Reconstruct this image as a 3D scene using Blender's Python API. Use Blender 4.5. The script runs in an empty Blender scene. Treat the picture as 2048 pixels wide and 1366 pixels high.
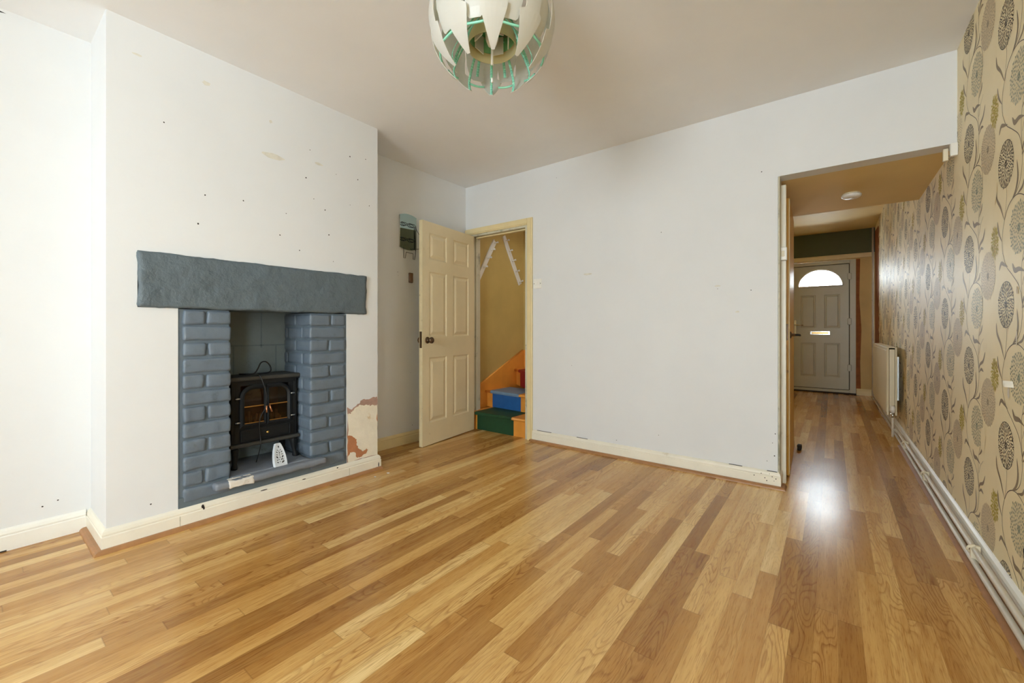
import bpy, bmesh, math, random
from mathutils import Vector, Matrix, noise

random.seed(11)
C = bpy.context.scene.collection
PI = math.pi

# ------------------------------------------------------------------ materials
def lin(v):
    v /= 255.0
    return v / 12.92 if v <= 0.04045 else ((v + 0.055) / 1.055) ** 2.4

def rgb(r, g, b):
    return (lin(r), lin(g), lin(b), 1.0)

class NT:
    def __init__(self, name):
        self.m = bpy.data.materials.new(name)
        self.m.use_nodes = True
        self.t = self.m.node_tree
        self.b = self.t.nodes['Principled BSDF']
        self.out = self.t.nodes['Material Output']
    def n(self, typ, **kw):
        nd = self.t.nodes.new(typ)
        for k, v in kw.items():
            setattr(nd, k, v)
        return nd
    def link(self, a, b):
        self.t.links.new(a, b)
    def put(self, sock, v):
        if isinstance(v, bpy.types.NodeSocket):
            self.link(v, sock)
        else:
            sock.default_value = v
    def math(self, op, a, b=None, c=None):
        nd = self.n('ShaderNodeMath', operation=op)
        self.put(nd.inputs[0], a)
        if b is not None: self.put(nd.inputs[1], b)
        if c is not None: self.put(nd.inputs[2], c)
        return nd.outputs[0]
    def comb(self, x, y, z):
        nd = self.n('ShaderNodeCombineXYZ')
        for i, v in enumerate((x, y, z)):
            self.put(nd.inputs[i], v)
        return nd.outputs[0]
    def noise(self, vec, scale=5.0, detail=2.0, rough=0.5, dist=0.0):
        nd = self.n('ShaderNodeTexNoise')
        self.link(vec, nd.inputs['Vector'])
        nd.inputs['Scale'].default_value = scale
        nd.inputs['Detail'].default_value = detail
        nd.inputs['Roughness'].default_value = rough
        nd.inputs['Distortion'].default_value = dist
        return nd.outputs[0]
    def ramp(self, fac, stops):
        nd = self.n('ShaderNodeValToRGB')
        el = nd.color_ramp.elements
        while len(el) < len(stops):
            el.new(0.5)
        for e, (p, c) in zip(el, stops):
            e.position = p
            e.color = c if not isinstance(c, float) else (c, c, c, 1)
        self.put(nd.inputs[0], fac)
        return nd.outputs[0]
    def mix(self, fac, a, b, mode='MIX'):
        nd = self.n('ShaderNodeMix', data_type='RGBA', blend_type=mode)
        self.put(nd.inputs[0], fac)
        self.put(nd.inputs[6], a)
        self.put(nd.inputs[7], b)
        return nd.outputs[2]
    def coord(self, kind='Object'):
        return self.n('ShaderNodeTexCoord').outputs[kind]
    def bump(self, h, strength=0.2, distance=0.01):
        nd = self.n('ShaderNodeBump')
        nd.inputs['Strength'].default_value = strength
        nd.inputs['Distance'].default_value = distance
        self.link(h, nd.inputs['Height'])
        self.link(nd.outputs[0], self.b.inputs['Normal'])

def paint(name, col, rough=0.5, var=0.06, scale=4.0, bump=0.0, bscale=30.0, metal=0.0, spec=0.5, dirt=None, dscale=6.0, dthr=0.62):
    k = NT(name)
    co = k.coord()
    f = k.noise(co, scale, 4.0, 0.6)
    lo = tuple(c * (1 - var) for c in col[:3]) + (1,)
    hi = tuple(min(1, c * (1 + var)) for c in col[:3]) + (1,)
    colr = k.ramp(f, [(0.3, lo), (0.7, hi)])
    if dirt:
        g = k.noise(co, dscale, 6.0, 0.7)
        fac = k.ramp(g, [(dthr, 0.0), (dthr + 0.12, 1.0)])
        colr = k.mix(fac, colr, dirt)
    k.link(colr, k.b.inputs['Base Color'])
    k.b.inputs['Roughness'].default_value = rough
    k.b.inputs['Metallic'].default_value = metal
    k.b.inputs['Specular IOR Level'].default_value = spec
    if bump:
        k.bump(k.noise(co, bscale, 4.0, 0.6), bump, 0.01)
    return k.m

M = {}
M['wall'] = paint('white_emulsion', (0.75, 0.758, 0.765, 1), 0.55, 0.025, 1.6, 0.05, 45, spec=0.3)
M['ceiling'] = paint('ceiling_paint', (0.86, 0.862, 0.865, 1), 0.7, 0.03, 1.2, 0.04, 50, spec=0.2)
M['soffit'] = paint('cream_soffit_paint', rgb(232, 206, 144), 0.6, 0.05, 1.5, 0.05, 40, spec=0.3)
M['gloss'] = paint('cream_gloss_paint', rgb(236, 230, 214), 0.35, 0.04, 7, 0.05, 40, dirt=rgb(190, 172, 136), dscale=5, dthr=0.66)
M['gloss_white'] = paint('white_gloss_paint', rgb(238, 236, 228), 0.35, 0.03, 7, 0.05, 40, dirt=rgb(206, 196, 174), dscale=6, dthr=0.68)
M['gloss_yellow'] = paint('yellowed_gloss_paint', rgb(226, 208, 160), 0.38, 0.05, 5, 0.05, 40, dirt=rgb(160, 135, 90), dscale=8, dthr=0.7)
M['door_paint'] = paint('magnolia_door_paint', rgb(226, 211, 176), 0.42, 0.05, 3, 0.04, 60, dirt=rgb(168, 142, 98), dscale=5, dthr=0.68)
M['door_edge'] = paint('worn_door_edge', rgb(215, 198, 158), 0.5, 0.08, 9, 0.1, 50, dirt=rgb(120, 84, 48), dscale=22, dthr=0.62)
M['lining'] = paint('dirty_lining_paint', rgb(205, 200, 178), 0.45, 0.06, 4, 0.05, 40, dirt=rgb(150, 148, 128), dscale=5, dthr=0.55)
M['ochre'] = paint('ochre_gloss_paint', rgb(212, 164, 60), 0.4, 0.08, 6, 0.06, 30, dirt=rgb(120, 82, 30), dscale=12, dthr=0.62)
M['hole'] = paint('dark_hole', rgb(50, 44, 40), 0.9, 0.1)
M['scuff'] = paint('grey_scuff', rgb(216, 212, 200), 0.7, 0.1, 40)
M['slate'] = paint('slate_blue_paint', rgb(103, 115, 128), 0.5, 0.07, 9, 0.28, 45, dirt=rgb(90, 102, 111), dscale=14, dthr=0.6)
M['slate_dark'] = paint('slate_mortar_paint', rgb(96, 109, 120), 0.55, 0.06, 12, 0.35, 50)
M['lintel'] = paint('slate_stone_paint', rgb(92, 104, 111), 0.5, 0.07, 6, 1.0, 22, dirt=rgb(80, 92, 99), dscale=10, dthr=0.58)
M['plinth'] = paint('plinth_paint', rgb(98, 110, 118), 0.6, 0.08, 8, 0.2, 30, dirt=rgb(128, 112, 100), dscale=9, dthr=0.66)
M['hearth'] = paint('hearth_stone_paint', rgb(124, 130, 140), 0.6, 0.10, 8, 0.3, 40, dirt=rgb(142, 132, 124), dscale=7, dthr=0.6)
M['chip'] = paint('chipped_white_plaster', rgb(220, 213, 203), 0.8, 0.07, 25, 0.2, 60, dirt=rgb(190, 160, 135), dscale=25, dthr=0.62)
M['fireback'] = paint('fireback_paint', rgb(116, 128, 132), 0.65, 0.10, 5, 0.15, 30, dirt=rgb(60, 58, 54), dscale=3, dthr=0.58)
M['plaster_cream'] = paint('bare_cream_plaster', rgb(236, 228, 210), 0.8, 0.05, 14, 0.35, 30, dirt=rgb(214, 190, 150), dscale=9, dthr=0.6)
M['plaster_pink'] = paint('pinkish_plaster_edge', rgb(172, 140, 126), 0.85, 0.1, 30, 0.3, 60)
M['brick_red'] = paint('terracotta_patch', rgb(184, 124, 84), 0.85, 0.1, 20, 0.3, 60)
M['iron'] = paint('black_cast_iron', rgb(24, 25, 26), 0.5, 0.15, 8, 0.12, 70, spec=0.3)
M['iron_dusty'] = paint('dusty_black_iron', rgb(58, 56, 51), 0.6, 0.15, 8, 0.1, 60)
M['brass'] = paint('brass', rgb(214, 170, 98), 0.28, 0.05, 10, metal=1.0)
M['copper'] = paint('copper_handle', rgb(214, 150, 108), 0.3, 0.05, 10, metal=1.0)
M['steel'] = paint('bright_steel', rgb(205, 205, 200), 0.3, 0.05, 10, metal=1.0)
M['bronze'] = paint('worn_bronze', rgb(104, 84, 66), 0.3, 0.2, 40, metal=0.9)
M['chrome'] = paint('chrome', rgb(225, 225, 222), 0.12, 0.03, 10, metal=1.0)
M['wire'] = paint('black_wire', rgb(40, 40, 38), 0.4, 0.1)
M['cable'] = paint('black_cable', rgb(24, 24, 24), 0.35, 0.1)
M['firebed'] = paint('fire_ribs', rgb(178, 146, 108), 0.7, 0.15, 20)
M['firebox_brown'] = paint('brown_firebox', rgb(120, 86, 58), 0.7, 0.12, 14)  # plain brown for the panel behind the stove glass
M['plastic'] = paint('white_plastic', rgb(238, 236, 230), 0.35, 0.02, 10)
M['plastic_old'] = paint('aged_white_plastic', rgb(226, 214, 186), 0.4, 0.03, 10)
M['trivet'] = paint('white_enamel', rgb(222, 226, 232), 0.35, 0.03, 10)
M['cut'] = paint('black_cutout', rgb(18, 18, 20), 0.9, 0.05)
M['brown_block'] = paint('brown_block', rgb(120, 92, 72), 0.6, 0.1, 20)
M['bead'] = paint('oak_bead', rgb(166, 118, 74), 0.4, 0.14, 14, 0.05, 60)
M['pine'] = paint('orange_pine', rgb(226, 152, 62), 0.38, 0.10, 5, 0.05, 40)
M['green_run'] = paint('dark_green_runner', rgb(22, 66, 36), 0.6, 0.15, 20, 0.1, 200)
M['blue_run'] = paint('blue_runner', rgb(32, 92, 158), 0.5, 0.10, 20, 0.1, 200)
M['blue_top'] = paint('pale_blue_runner', rgb(112, 140, 166), 0.55, 0.10, 20, 0.1, 200)
M['red_run'] = paint('red_runner', rgb(150, 22, 34), 0.5, 0.12, 20, 0.1, 200)
M['stair_wall'] = paint('yellow_ochre_wall', rgb(196, 170, 102), 0.5, 0.09, 2.5, 0.06, 40)
M['green_wall'] = paint('olive_green_wall', rgb(84, 92, 58), 0.6, 0.06, 3, 0.05, 40)
M['cream_wall'] = paint('old_cream_wall', rgb(208, 178, 118), 0.6, 0.08, 3, 0.06, 40)
M['raw_brown'] = paint('stripped_brown_plaster', rgb(150, 92, 48), 0.8, 0.2, 12, 0.2, 50)
M['upvc'] = paint('upvc_white', rgb(196, 196, 182), 0.35, 0.03, 6)
M['upvc_seal'] = paint('dark_seal', rgb(60, 54, 44), 0.6, 0.1)
M['radiator'] = paint('radiator_cream', rgb(226, 214, 182), 0.35, 0.03, 6)
M['pipe'] = paint('painted_pipe', rgb(214, 206, 190), 0.35, 0.08, 12, dirt=rgb(150, 120, 92), dscale=10, dthr=0.64)
M['grime'] = paint('dark_grime', rgb(52, 44, 38), 0.8, 0.2, 30)
M['mint'] = paint('mint_plastic', rgb(150, 226, 200), 0.4, 0.04, 10)
M['mint_deep'] = paint('green_plastic', rgb(104, 178, 128), 0.45, 0.08, 10)
M['olive'] = paint('olive_diffuser', rgb(190, 184, 140), 0.4, 0.05, 10)

def petal_mat():
    k = NT('white_translucent_plastic')
    k.b.inputs['Base Color'].default_value = (0.86, 0.85, 0.82, 1)
    k.b.inputs['Roughness'].default_value = 0.3
    tr = k.n('ShaderNodeBsdfTranslucent')
    tr.inputs['Color'].default_value = (0.8, 0.78, 0.68, 1)
    mx = k.n('ShaderNodeMixShader')
    mx.inputs[0].default_value = 0.40
    k.link(k.b.outputs[0], mx.inputs[1]); k.link(tr.outputs[0], mx.inputs[2])
    k.link(mx.outputs[0], k.out.inputs[0])
    return k.m
M['petal'] = petal_mat()

def glass_mat(name, tint, refl=1.0):
    k = NT(name)
    tp = k.n('ShaderNodeBsdfTransparent'); tp.inputs[0].default_value = tint
    gl = k.n('ShaderNodeBsdfGlossy'); gl.inputs['Roughness'].default_value = 0.03
    gl.inputs['Color'].default_value = (refl, refl, refl, 1)
    fr = k.n('ShaderNodeFresnel'); fr.inputs[0].default_value = 1.45
    mx = k.n('ShaderNodeMixShader')
    k.link(fr.outputs[0], mx.inputs[0]); k.link(tp.outputs[0], mx.inputs[1]); k.link(gl.outputs[0], mx.inputs[2])
    k.link(mx.outputs[0], k.out.inputs[0])
    return k.m
M['glass'] = glass_mat('window_glass', (0.95, 0.96, 0.95, 1))
M['stove_glass'] = glass_mat('smoked_glass', (0.62, 0.52, 0.42, 1))

def mirror_mat():
    k = NT('grey_green_mirror')
    k.b.inputs['Base Color'].default_value = (0.30, 0.37, 0.33, 1)
    k.b.inputs['Metallic'].default_value = 1.0
    k.b.inputs['Roughness'].default_value = 0.06
    return k.m
M['mirror'] = mirror_mat()

def floor_mat():
    k = NT('oak_strip_laminate')
    sx = k.n('ShaderNodeSeparateXYZ'); k.link(k.coord(), sx.inputs[0])
    x, y = sx.outputs[0], sx.outputs[1]
    s = k.math('DIVIDE', k.math('ADD', x, 5.0), 0.0635)
    row = k.math('FLOOR', s)
    fx = k.math('FRACT', s)
    wr = k.n('ShaderNodeTexWhiteNoise', noise_dimensions='1D'); k.link(row, wr.inputs['W'])
    wr2 = k.n('ShaderNodeTexWhiteNoise', noise_dimensions='1D'); k.link(k.math('ADD', row, 0.37), wr2.inputs['W'])
    t = k.math('ADD', k.math('DIVIDE', k.math('ADD', y, 6.0), 0.74), k.math('MULTIPLY', wr.outputs[0], 9.0))
    seg = k.math('FLOOR', t)
    ft = k.math('FRACT', t)
    w2 = k.n('ShaderNodeTexWhiteNoise', noise_dimensions='2D'); k.link(k.comb(row, seg, 0.0), w2.inputs['Vector'])
    rnd = k.math('ADD', k.math('MULTIPLY', w2.outputs[0], 0.62), k.math('SUBTRACT', k.math('MULTIPLY', wr2.outputs[0], 0.68), 0.15))
    rc = k.n('ShaderNodeSeparateColor'); k.link(w2.outputs[1], rc.inputs[0])
    base = k.ramp(rnd, [(0.0, rgb(174, 128, 68)), (0.3, rgb(196, 149, 83)), (0.5, rgb(213, 167, 98)), (0.7, rgb(229, 188, 119)), (1.0, rgb(246, 216, 154))])
    off = k.math('MULTIPLY', rc.outputs[0], 37.0)
    off2 = k.math('MULTIPLY', rc.outputs[1], 53.0)
    # long soft streaks
    v1 = k.comb(k.math('ADD', k.math('MULTIPLY', x, 26.0), off), k.math('ADD', k.math('MULTIPLY', y, 1.5), off2), off)
    g1 = k.noise(v1, 1.0, 5.0, 0.6, 0.6)
    c1 = k.mix(k.ramp(g1, [(0.35, 0.0), (0.72, 0.75)]), base, k.mix(1.0, base, rgb(212, 186, 146), 'MULTIPLY'))
    # cathedral figure: contour lines of a stretched noise
    v2 = k.comb(k.math('ADD', k.math('MULTIPLY', x, 13.0), off2), k.math('ADD', k.math('MULTIPLY', y, 1.9), off), off2)
    g2 = k.noise(v2, 1.0, 1.5, 0.45, 0.35)
    ring = k.math('FRACT', k.math('MULTIPLY', g2, 17.0))
    line = k.ramp(ring, [(0.0, 1.0), (0.12, 0.55), (0.32, 0.0), (0.86, 0.0), (1.0, 1.0)])
    amt = k.math('MULTIPLY', k.ramp(rc.outputs[2], [(0.3, 0.05), (0.75, 0.6)]), line)
    v5 = k.comb(k.math('MULTIPLY', x, 5.0), k.math('MULTIPLY', y, 2.0), 3.0)
    amt = k.math('MULTIPLY', amt, k.ramp(k.noise(v5, 1.0, 2.0), [(0.3, 0.25), (0.6, 1.0)]))
    c2 = k.mix(amt, c1, k.mix(1.0, c1, rgb(176, 136, 92), 'MULTIPLY'))
    # fine pores
    v3 = k.comb(k.math('ADD', k.math('MULTIPLY', x, 330.0), off), k.math('MULTIPLY', y, 17.0), off2)
    g3 = k.noise(v3, 1.0, 2.0, 0.6)
    c3 = k.mix(k.ramp(g3, [(0.52, 0.0), (0.72, 0.5)]), c2, k.mix(1.0, c2, rgb(184, 146, 104), 'MULTIPLY'))
    # joints
    ex = k.math('MINIMUM', fx, k.math('SUBTRACT', 1.0, fx))
    jx = k.ramp(ex, [(0.0, 1.0), (0.014, 0.0)])
    et = k.math('MINIMUM', ft, k.math('SUBTRACT', 1.0, ft))
    jt = k.ramp(et, [(0.0, 1.0), (0.002, 0.0)])
    j = k.math('MULTIPLY', k.math('MAXIMUM', jx, jt), 0.35)
    c4 = k.mix(j, c3, rgb(92, 58, 28))
    # slow worn tone
    c5 = k.mix(k.ramp(k.noise(k.coord(), 0.9, 3.0), [(0.4, 0.0), (0.75, 0.28)]), c4, k.mix(1.0, c4, rgb(222, 208, 196), 'MULTIPLY'))
    k.link(c5, k.b.inputs['Base Color'])
    rg = k.math('ADD', 0.165, k.math('MULTIPLY', k.noise(k.coord(), 2.5, 2.0, 0.5), 0.10))
    k.link(rg, k.b.inputs['Roughness'])
    k.b.inputs['Specular IOR Level'].default_value = 0.45
    k.bump(k.math('ADD', k.math('MULTIPLY', g3, 0.3), k.math('MULTIPLY', k.noise(k.coord(), 2.2, 2.0), 2.2)), 0.12, 0.004)
    return k.m
M['floor'] = floor_mat()

def paper_mat(name, col, var=0.05):
    k = NT(name)
    co = k.coord()
    f = k.noise(co, 1.7, 4.0, 0.6)
    lo = tuple(c * (1 - var) for c in col[:3]) + (1,)
    hi = tuple(c * (1 + var) for c in col[:3]) + (1,)
    k.link(k.ramp(f, [(0.3, lo), (0.7, hi)]), k.b.inputs['Base Color'])
    k.b.inputs['Roughness'].default_value = 0.52
    k.b.inputs['Specular IOR Level'].default_value = 0.5
    k.bump(k.noise(co, 9.0, 4.0, 0.6), 0.10, 0.006)
    return k.m
M['paper'] = paper_mat('beige_wallpaper', rgb(243, 228, 188))
M['p_dark'] = paper_mat('print_dark_brown', rgb(72, 60, 50))
M['p_stem'] = paper_mat('print_stem', rgb(96, 80, 64))
M['p_leaf'] = paper_mat('print_leaf', rgb(142, 124, 98))
M['p_grey'] = paper_mat('print_grey', rgb(146, 132, 110))
M['p_greyfill'] = paper_mat('print_grey_fill', rgb(214, 196, 161))
M['p_teal'] = paper_mat('print_teal', rgb(132, 142, 122))
M['p_tealfill'] = paper_mat('print_teal_fill', rgb(222, 208, 170))
M['p_yellow'] = paper_mat('print_yellow', rgb(192, 172, 48))
M['paper_torn'] = paint('torn_paper_white', rgb(226, 218, 202), 0.8, 0.06, 20)

# ------------------------------------------------------------------ mesh builder
class MB:
    def __init__(self):
        self.bm = bmesh.new()
        self.mats = []
    def mi(self, m):
        if m not in self.mats:
            self.mats.append(m)
        return self.mats.index(m)
    def take(self, faces, m, smooth=False):
        i = self.mi(m)
        for f in faces:
            f.material_index = i
            f.smooth = smooth
    def box(self, x0, x1, y0, y1, z0, z1, m, bev=0.0, seg=2, mat=None):
        r = bmesh.ops.create_cube(self.bm, size=1.0)
        vs = r['verts']
        for v in vs:
            v.co = Vector(((x0 + x1) / 2 + v.co.x * (x1 - x0), (y0 + y1) / 2 + v.co.y * (y1 - y0), (z0 + z1) / 2 + v.co.z * (z1 - z0)))
        fs = set(f for v in vs for f in v.link_faces)
        if bev > 0:
            es = list(set(e for v in vs for e in v.link_edges))
            r2 = bmesh.ops.bevel(self.bm, geom=es, offset=bev, segments=seg, affect='EDGES', profile=0.5)
            fs = set(f for f in r2['faces']) | set(f for f in fs if f.is_valid)
            vs2 = set(v for f in fs for v in f.verts)
            fs = set(f for v in vs2 for f in v.link_faces)
            vs = list(vs2)
        if mat is not None:
            for v in vs:
                v.co = mat @ v.co
        self.take(fs, m, False)
        return vs
    def face(self, pts, m, smooth=False):
        vs = [self.bm.verts.new(Vector(p)) for p in pts]
        f = self.bm.faces.new(vs)
        self.take([f], m, smooth)
        return f
    def prism(self, poly, fn, d0, d1, m, smooth=False):
        """poly: 2-D points; fn(a, b, d) -> 3-D point; extruded from depth d0 to d1"""
        n = len(poly)
        A = [self.bm.verts.new(Vector(fn(a, b, d0))) for a, b in poly]
        B = [self.bm.verts.new(Vector(fn(a, b, d1))) for a, b in poly]
        fs = []
        for i in range(n):
            j = (i + 1) % n
            f = self.bm.faces.new((A[i], A[j], B[j], B[i])); f.smooth = smooth
            fs.append(f)
        fs.append(self.bm.faces.new(A)); fs.append(self.bm.faces.new(B[::-1]))
        i = self.mi(m)
        for f in fs: f.material_index = i
    def tube(self, pts, r, m, seg=10, cap=True, closed=False):
        pts = [Vector(p) for p in pts]
        n = len(pts)
        rs = r if isinstance(r, (list, tuple)) else [r] * n
        rings = []
        up = None
        for i, p in enumerate(pts):
            if closed:
                d = pts[(i + 1) % n] - pts[i - 1]
            else:
                d = pts[min(i + 1, n - 1)] - pts[max(i - 1, 0)]
            d.normalize()
            if up is None:
                up = Vector((0, 0, 1)) if abs(d.z) < 0.9 else Vector((1, 0, 0))
            a = d.cross(up)
            if a.length < 1e-4:
                a = d.cross(Vector((0.3, 1, 0.2)))
            a.normalize(); b = a.cross(d).normalized(); up = b
            rings.append([self.bm.verts.new(p + (a * math.cos(2 * PI * q / seg) + b * math.sin(2 * PI * q / seg)) * rs[i]) for q in range(seg)])
        fs = []
        for i in range(n if closed else n - 1):
            A, B = rings[i], rings[(i + 1) % n]
            for q in range(seg):
                fs.append(self.bm.faces.new((A[q], A[(q + 1) % seg], B[(q + 1) % seg], B[q])))
        if cap and not closed:
            fs.append(self.bm.faces.new(rings[0][::-1])); fs.append(self.bm.faces.new(rings[-1]))
        self.take(fs, m, True)
    def lathe(self, prof, m, seg=24, mat=None, smooth=True, closed=False):
        rings = []
        for r, z in prof:
            rings.append([self.bm.verts.new(((mat or Matrix()) @ Vector((r * math.cos(2 * PI * q / seg), r * math.sin(2 * PI * q / seg), z)))) for q in range(seg)])
        fs = []
        for i in range(len(prof) - 1):
            A, B = rings[i], rings[i + 1]
            for q in range(seg):
                fs.append(self.bm.faces.new((A[q], A[(q + 1) % seg], B[(q + 1) % seg], B[q])))
        if closed:
            A, B = rings[-1], rings[0]
            for q in range(seg):
                fs.append(self.bm.faces.new((A[q], A[(q + 1) % seg], B[(q + 1) % seg], B[q])))
        else:
            if prof[0][0] > 1e-6: fs.append(self.bm.faces.new(rings[0][::-1]))
            if prof[-1][0] > 1e-6: fs.append(self.bm.faces.new(rings[-1]))
        self.take(fs, m, smooth)
    def lump(self, c, s, m, cell=0.02, r=0.01, amp=0.002, nsc=14.0, seed=0.0, rot=None):
        """box with rounded, slightly wavy faces"""
        n = [max(2, min(60, int(round(q / cell)))) for q in s]
        h = [q / 2 for q in s]
        vmap = {}
        fs = []
        def vert(ijk):
            if ijk in vmap: return vmap[ijk]
            p = Vector([-h[a] + s[a] * ijk[a] / n[a] for a in range(3)])
            inner = Vector([max(-h[a] + r, min(h[a] - r, p[a])) for a in range(3)])
            d = p - inner
            if d.length > 1e-9:
                p = inner + d.normalized() * min(r, d.length)
            q = (p + Vector(c)) * nsc + Vector((seed, seed * 1.7, -seed))
            nv = noise.noise_vector(q) + 0.5 * noise.noise_vector(q * 2.7)
            p = p + nv * amp
            if rot is not None: p = rot @ p
            vmap[ijk] = self.bm.verts.new(p + Vector(c))
            return vmap[ijk]
        for ax in range(3):
            u, w = (ax + 1) % 3, (ax + 2) % 3
            for side in (0, n[ax]):
                for i in range(n[u]):
                    for j in range(n[w]):
                        def K(a, b):
                            t = [0, 0, 0]; t[ax] = side; t[u] = a; t[w] = b
                            return tuple(t)
                        q = [vert(K(i, j)), vert(K(i + 1, j)), vert(K(i + 1, j + 1)), vert(K(i, j + 1))]
                        if side == 0: q.reverse()
                        fs.append(self.bm.faces.new(q))
        self.take(fs, m, True)
    def build(self, name, parent=None, normals=True, loc=None):
        if normals:
            bmesh.ops.recalc_face_normals(self.bm, faces=self.bm.faces)
        me = bpy.data.meshes.new(name)
        self.bm.to_mesh(me); self.bm.free()
        for m in self.mats: me.materials.append(m)
        o = bpy.data.objects.new(name, me)
        C.objects.link(o)
        if parent is not None: o.parent = parent
        if loc is not None: o.location = loc
        return o

def tag(o, label, cat, group=None, kind=None):
    o['label'] = label; o['category'] = cat
    if group: o['group'] = group
    if kind: o['kind'] = kind
    return o

def struct(o, label, cat):
    return tag(o, label, cat, None, 'structure')

def empty(name, loc=(0, 0, 0), rz=0.0):
    o = bpy.data.objects.new(name, None)
    C.objects.link(o)
    o.location = loc; o.rotation_euler = (0, 0, rz)
    o.empty_display_size = 0.05
    return o

def dup_tree(o, parent=None):
    c = o.copy(); C.objects.link(c)
    if parent is not None: c.parent = parent
    for ch in list(o.children):
        dup_tree(ch, c)
    return c

# ------------------------------------------------------------------ room dimensions
XL, XB, XR, YB = -2.982, -2.610, 0.517, 3.127
Y0, Y1, H = 0.393, 1.8185, 2.452
XO = -3.12
YF, YN = 8.33, -2.90          # far wall of front room, wall behind the camera
ZS = 1.970                    # passage ceiling
YS = 4.32                     # end of passage
HF = 2.542                    # front-room ceiling

# floor
b = MB(); b.box(XO, XR + 0.12, YN - 0.15, YF + 0.3, -0.12, 0.0, M['floor'])
struct(b.build('floor'), 'honey oak strip laminate floor running through both rooms', 'floor')

# ceiling of the main room
b = MB(); b.box(XO, XR + 0.12, YN - 0.15, YB + 0.116, H, H + 0.12, M['ceiling'])
struct(b.build('ceiling'), 'plain off-white plastered ceiling of the main room', 'ceiling')
b = MB(); b.box(-0.271, XR, YB + 0.116, YS, ZS, HF + 0.12, M['soffit'])
struct(b.build('ceiling_passage'), 'low cream boarded ceiling over the passage', 'ceiling')
b = MB(); b.box(XO, XR + 0.12, YS, YF + 0.3, HF, HF + 0.12, M['soffit'])
struct(b.build('ceiling_front_room'), 'cream ceiling strip beyond the passage soffit', 'ceiling')
b = MB(); b.box(XO, -0.271, YB + 0.116, 4.14, 2.40, HF + 0.12, M['raw_brown'])
struct(b.build('ceiling_stair'), 'brown boarded underside above the staircase', 'ceiling')

def spots(b, pts, fn, m, r0=0.0022, r1=0.0048):
    for p in pts:
        r = random.uniform(r0, r1)
        k = 7
        b.face([fn(p[0] + r * random.uniform(.7, 1.2) * math.cos(2 * PI * i / k), p[1] + r * random.uniform(.7, 1.2) * math.sin(2 * PI * i / k)) for i in range(k)], m)

# left wall (both alcoves)
b = MB(); b.box(XO, XL, YN - 0.15, YB + 0.116, 0, H, M['wall'])
fl = lambda y, z: (XL + 0.0006, y, z)
spots(b, [(2.28, 1.50), (2.285, 1.47), (0.23, 0.16), (0.28, 0.175), (2.42, 0.62), (2.44, 0.15), (0.10, 2.40)], fl, M['hole'])
b.face([fl(0.05, 2.425), fl(0.09, 2.43), fl(0.12, 2.436), fl(0.09, 2.441)], M['hole'])
struct(b.build('wall_left'), 'white emulsion left wall behind both alcoves', 'wall')

# chimney breast with a T-shaped opening
b = MB()
XI = XL
b.box(XI, XB, Y0, 0.656, 0, 1.108, M['wall'])
b.box(XI, XB, 1.575, Y1, 0, 1.108, M['wall'])
b.box(XI, XB, Y0, 0.501, 1.108, 1.377, M['wall'])
b.box(XI, XB, 1.720, Y1, 1.108, 1.377, M['wall'])
b.box(XI, XB, Y0, Y1, 1.377, H, M['wall'])
fb = lambda y, z: (XB + 0.0008, y, z)
spots(b, [(1.424, 1.776), (1.601, 1.851), (1.325, 2.132), (1.145, 1.564), (0.77, 1.706), (0.95, 1.72), (1.26, 1.49), (1.45, 1.62), (1.72, 2.20), (1.60, 2.18),
          (1.35, 1.83), (1.66, 2.04), (0.60, 2.02), (1.18, 1.70), (1.50, 2.03), (0.74, 1.55), (1.30, 1.95), (1.75, 1.88), (0.55, 0.16), (1.48, 1.45)], fb, M['hole'])
for (cy, cz, sy, sz) in [(0.776, 2.293, .022, .014), (1.092, 2.219, .010, .012), (1.103, 2.02, .075, .018), (0.50, 2.30, .02, .006), (1.38, 2.06, .03, .01)]:
    k = 12
    b.face([fb(cy + sy * random.uniform(.6, 1.1) * math.cos(2 * PI * i / k), cz + sz * random.uniform(.6, 1.1) * math.sin(2 * PI * i / k)) for i in range(k)], M['scuff'])
# blown plaster at the right foot
def ragged(pts, amp, sub=6, close=True):
    out = []
    n = len(pts)
    for i in range(n):
        p, q = pts[i], pts[(i + 1) % n]
        for s in range(sub):
            t = s / sub
            out.append((p[0] + (q[0] - p[0]) * t + random.uniform(-amp, amp) * (s > 0), p[1] + (q[1] - p[1]) * t + random.uniform(-amp, amp) * (s > 0)))
    return out
lim = lambda ps: [(min(max(p[0], 1.577), Y1 - 0.0005), p[1]) for p in ps]
pink = lim(ragged([(1.578, 0.10), (1.578, 0.475), (1.61, 0.455), (1.66, 0.488), (1.70, 0.515), (1.75, 0.508), (1.81, 0.520), (1.818, 0.505), (1.818, 0.10)], 0.006))
b.face([(XB + 0.0006, y, z) for y, z in pink], M['plaster_pink'])
cream = lim(ragged([(1.585, 0.10), (1.583, 0.435), (1.60, 0.428), (1.63, 0.455), (1.68, 0.478), (1.74, 0.466), (1.79, 0.458), (1.815, 0.462), (1.817, 0.10)], 0.006))
b.face([(XB + 0.0012, y, z) for y, z in cream], M['plaster_cream'])
red = lim(ragged([(1.580, 0.285), (1.615, 0.275), (1.650, 0.245), (1.648, 0.215), (1.668, 0.175), (1.700, 0.150), (1.728, 0.165), (1.736, 0.150), (1.720, 0.128), (1.672, 0.115), (1.650, 0.12), (1.640, 0.155), (1.600, 0.165), (1.582, 0.135)], 0.005, 4))
b.face([(XB + 0.0018, y, z) for y, z in red], M['brick_red'])
b.face([(XB + 0.0018, y, z) for y, z in ragged([(1.808, 0.36), (1.8165, 0.41), (1.8165, 0.335)], 0.003, 4)], M['brick_red'])
struct(b.build('wall_chimney'), 'white chimney breast with peeling plaster beside the fireplace', 'wall')

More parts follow.
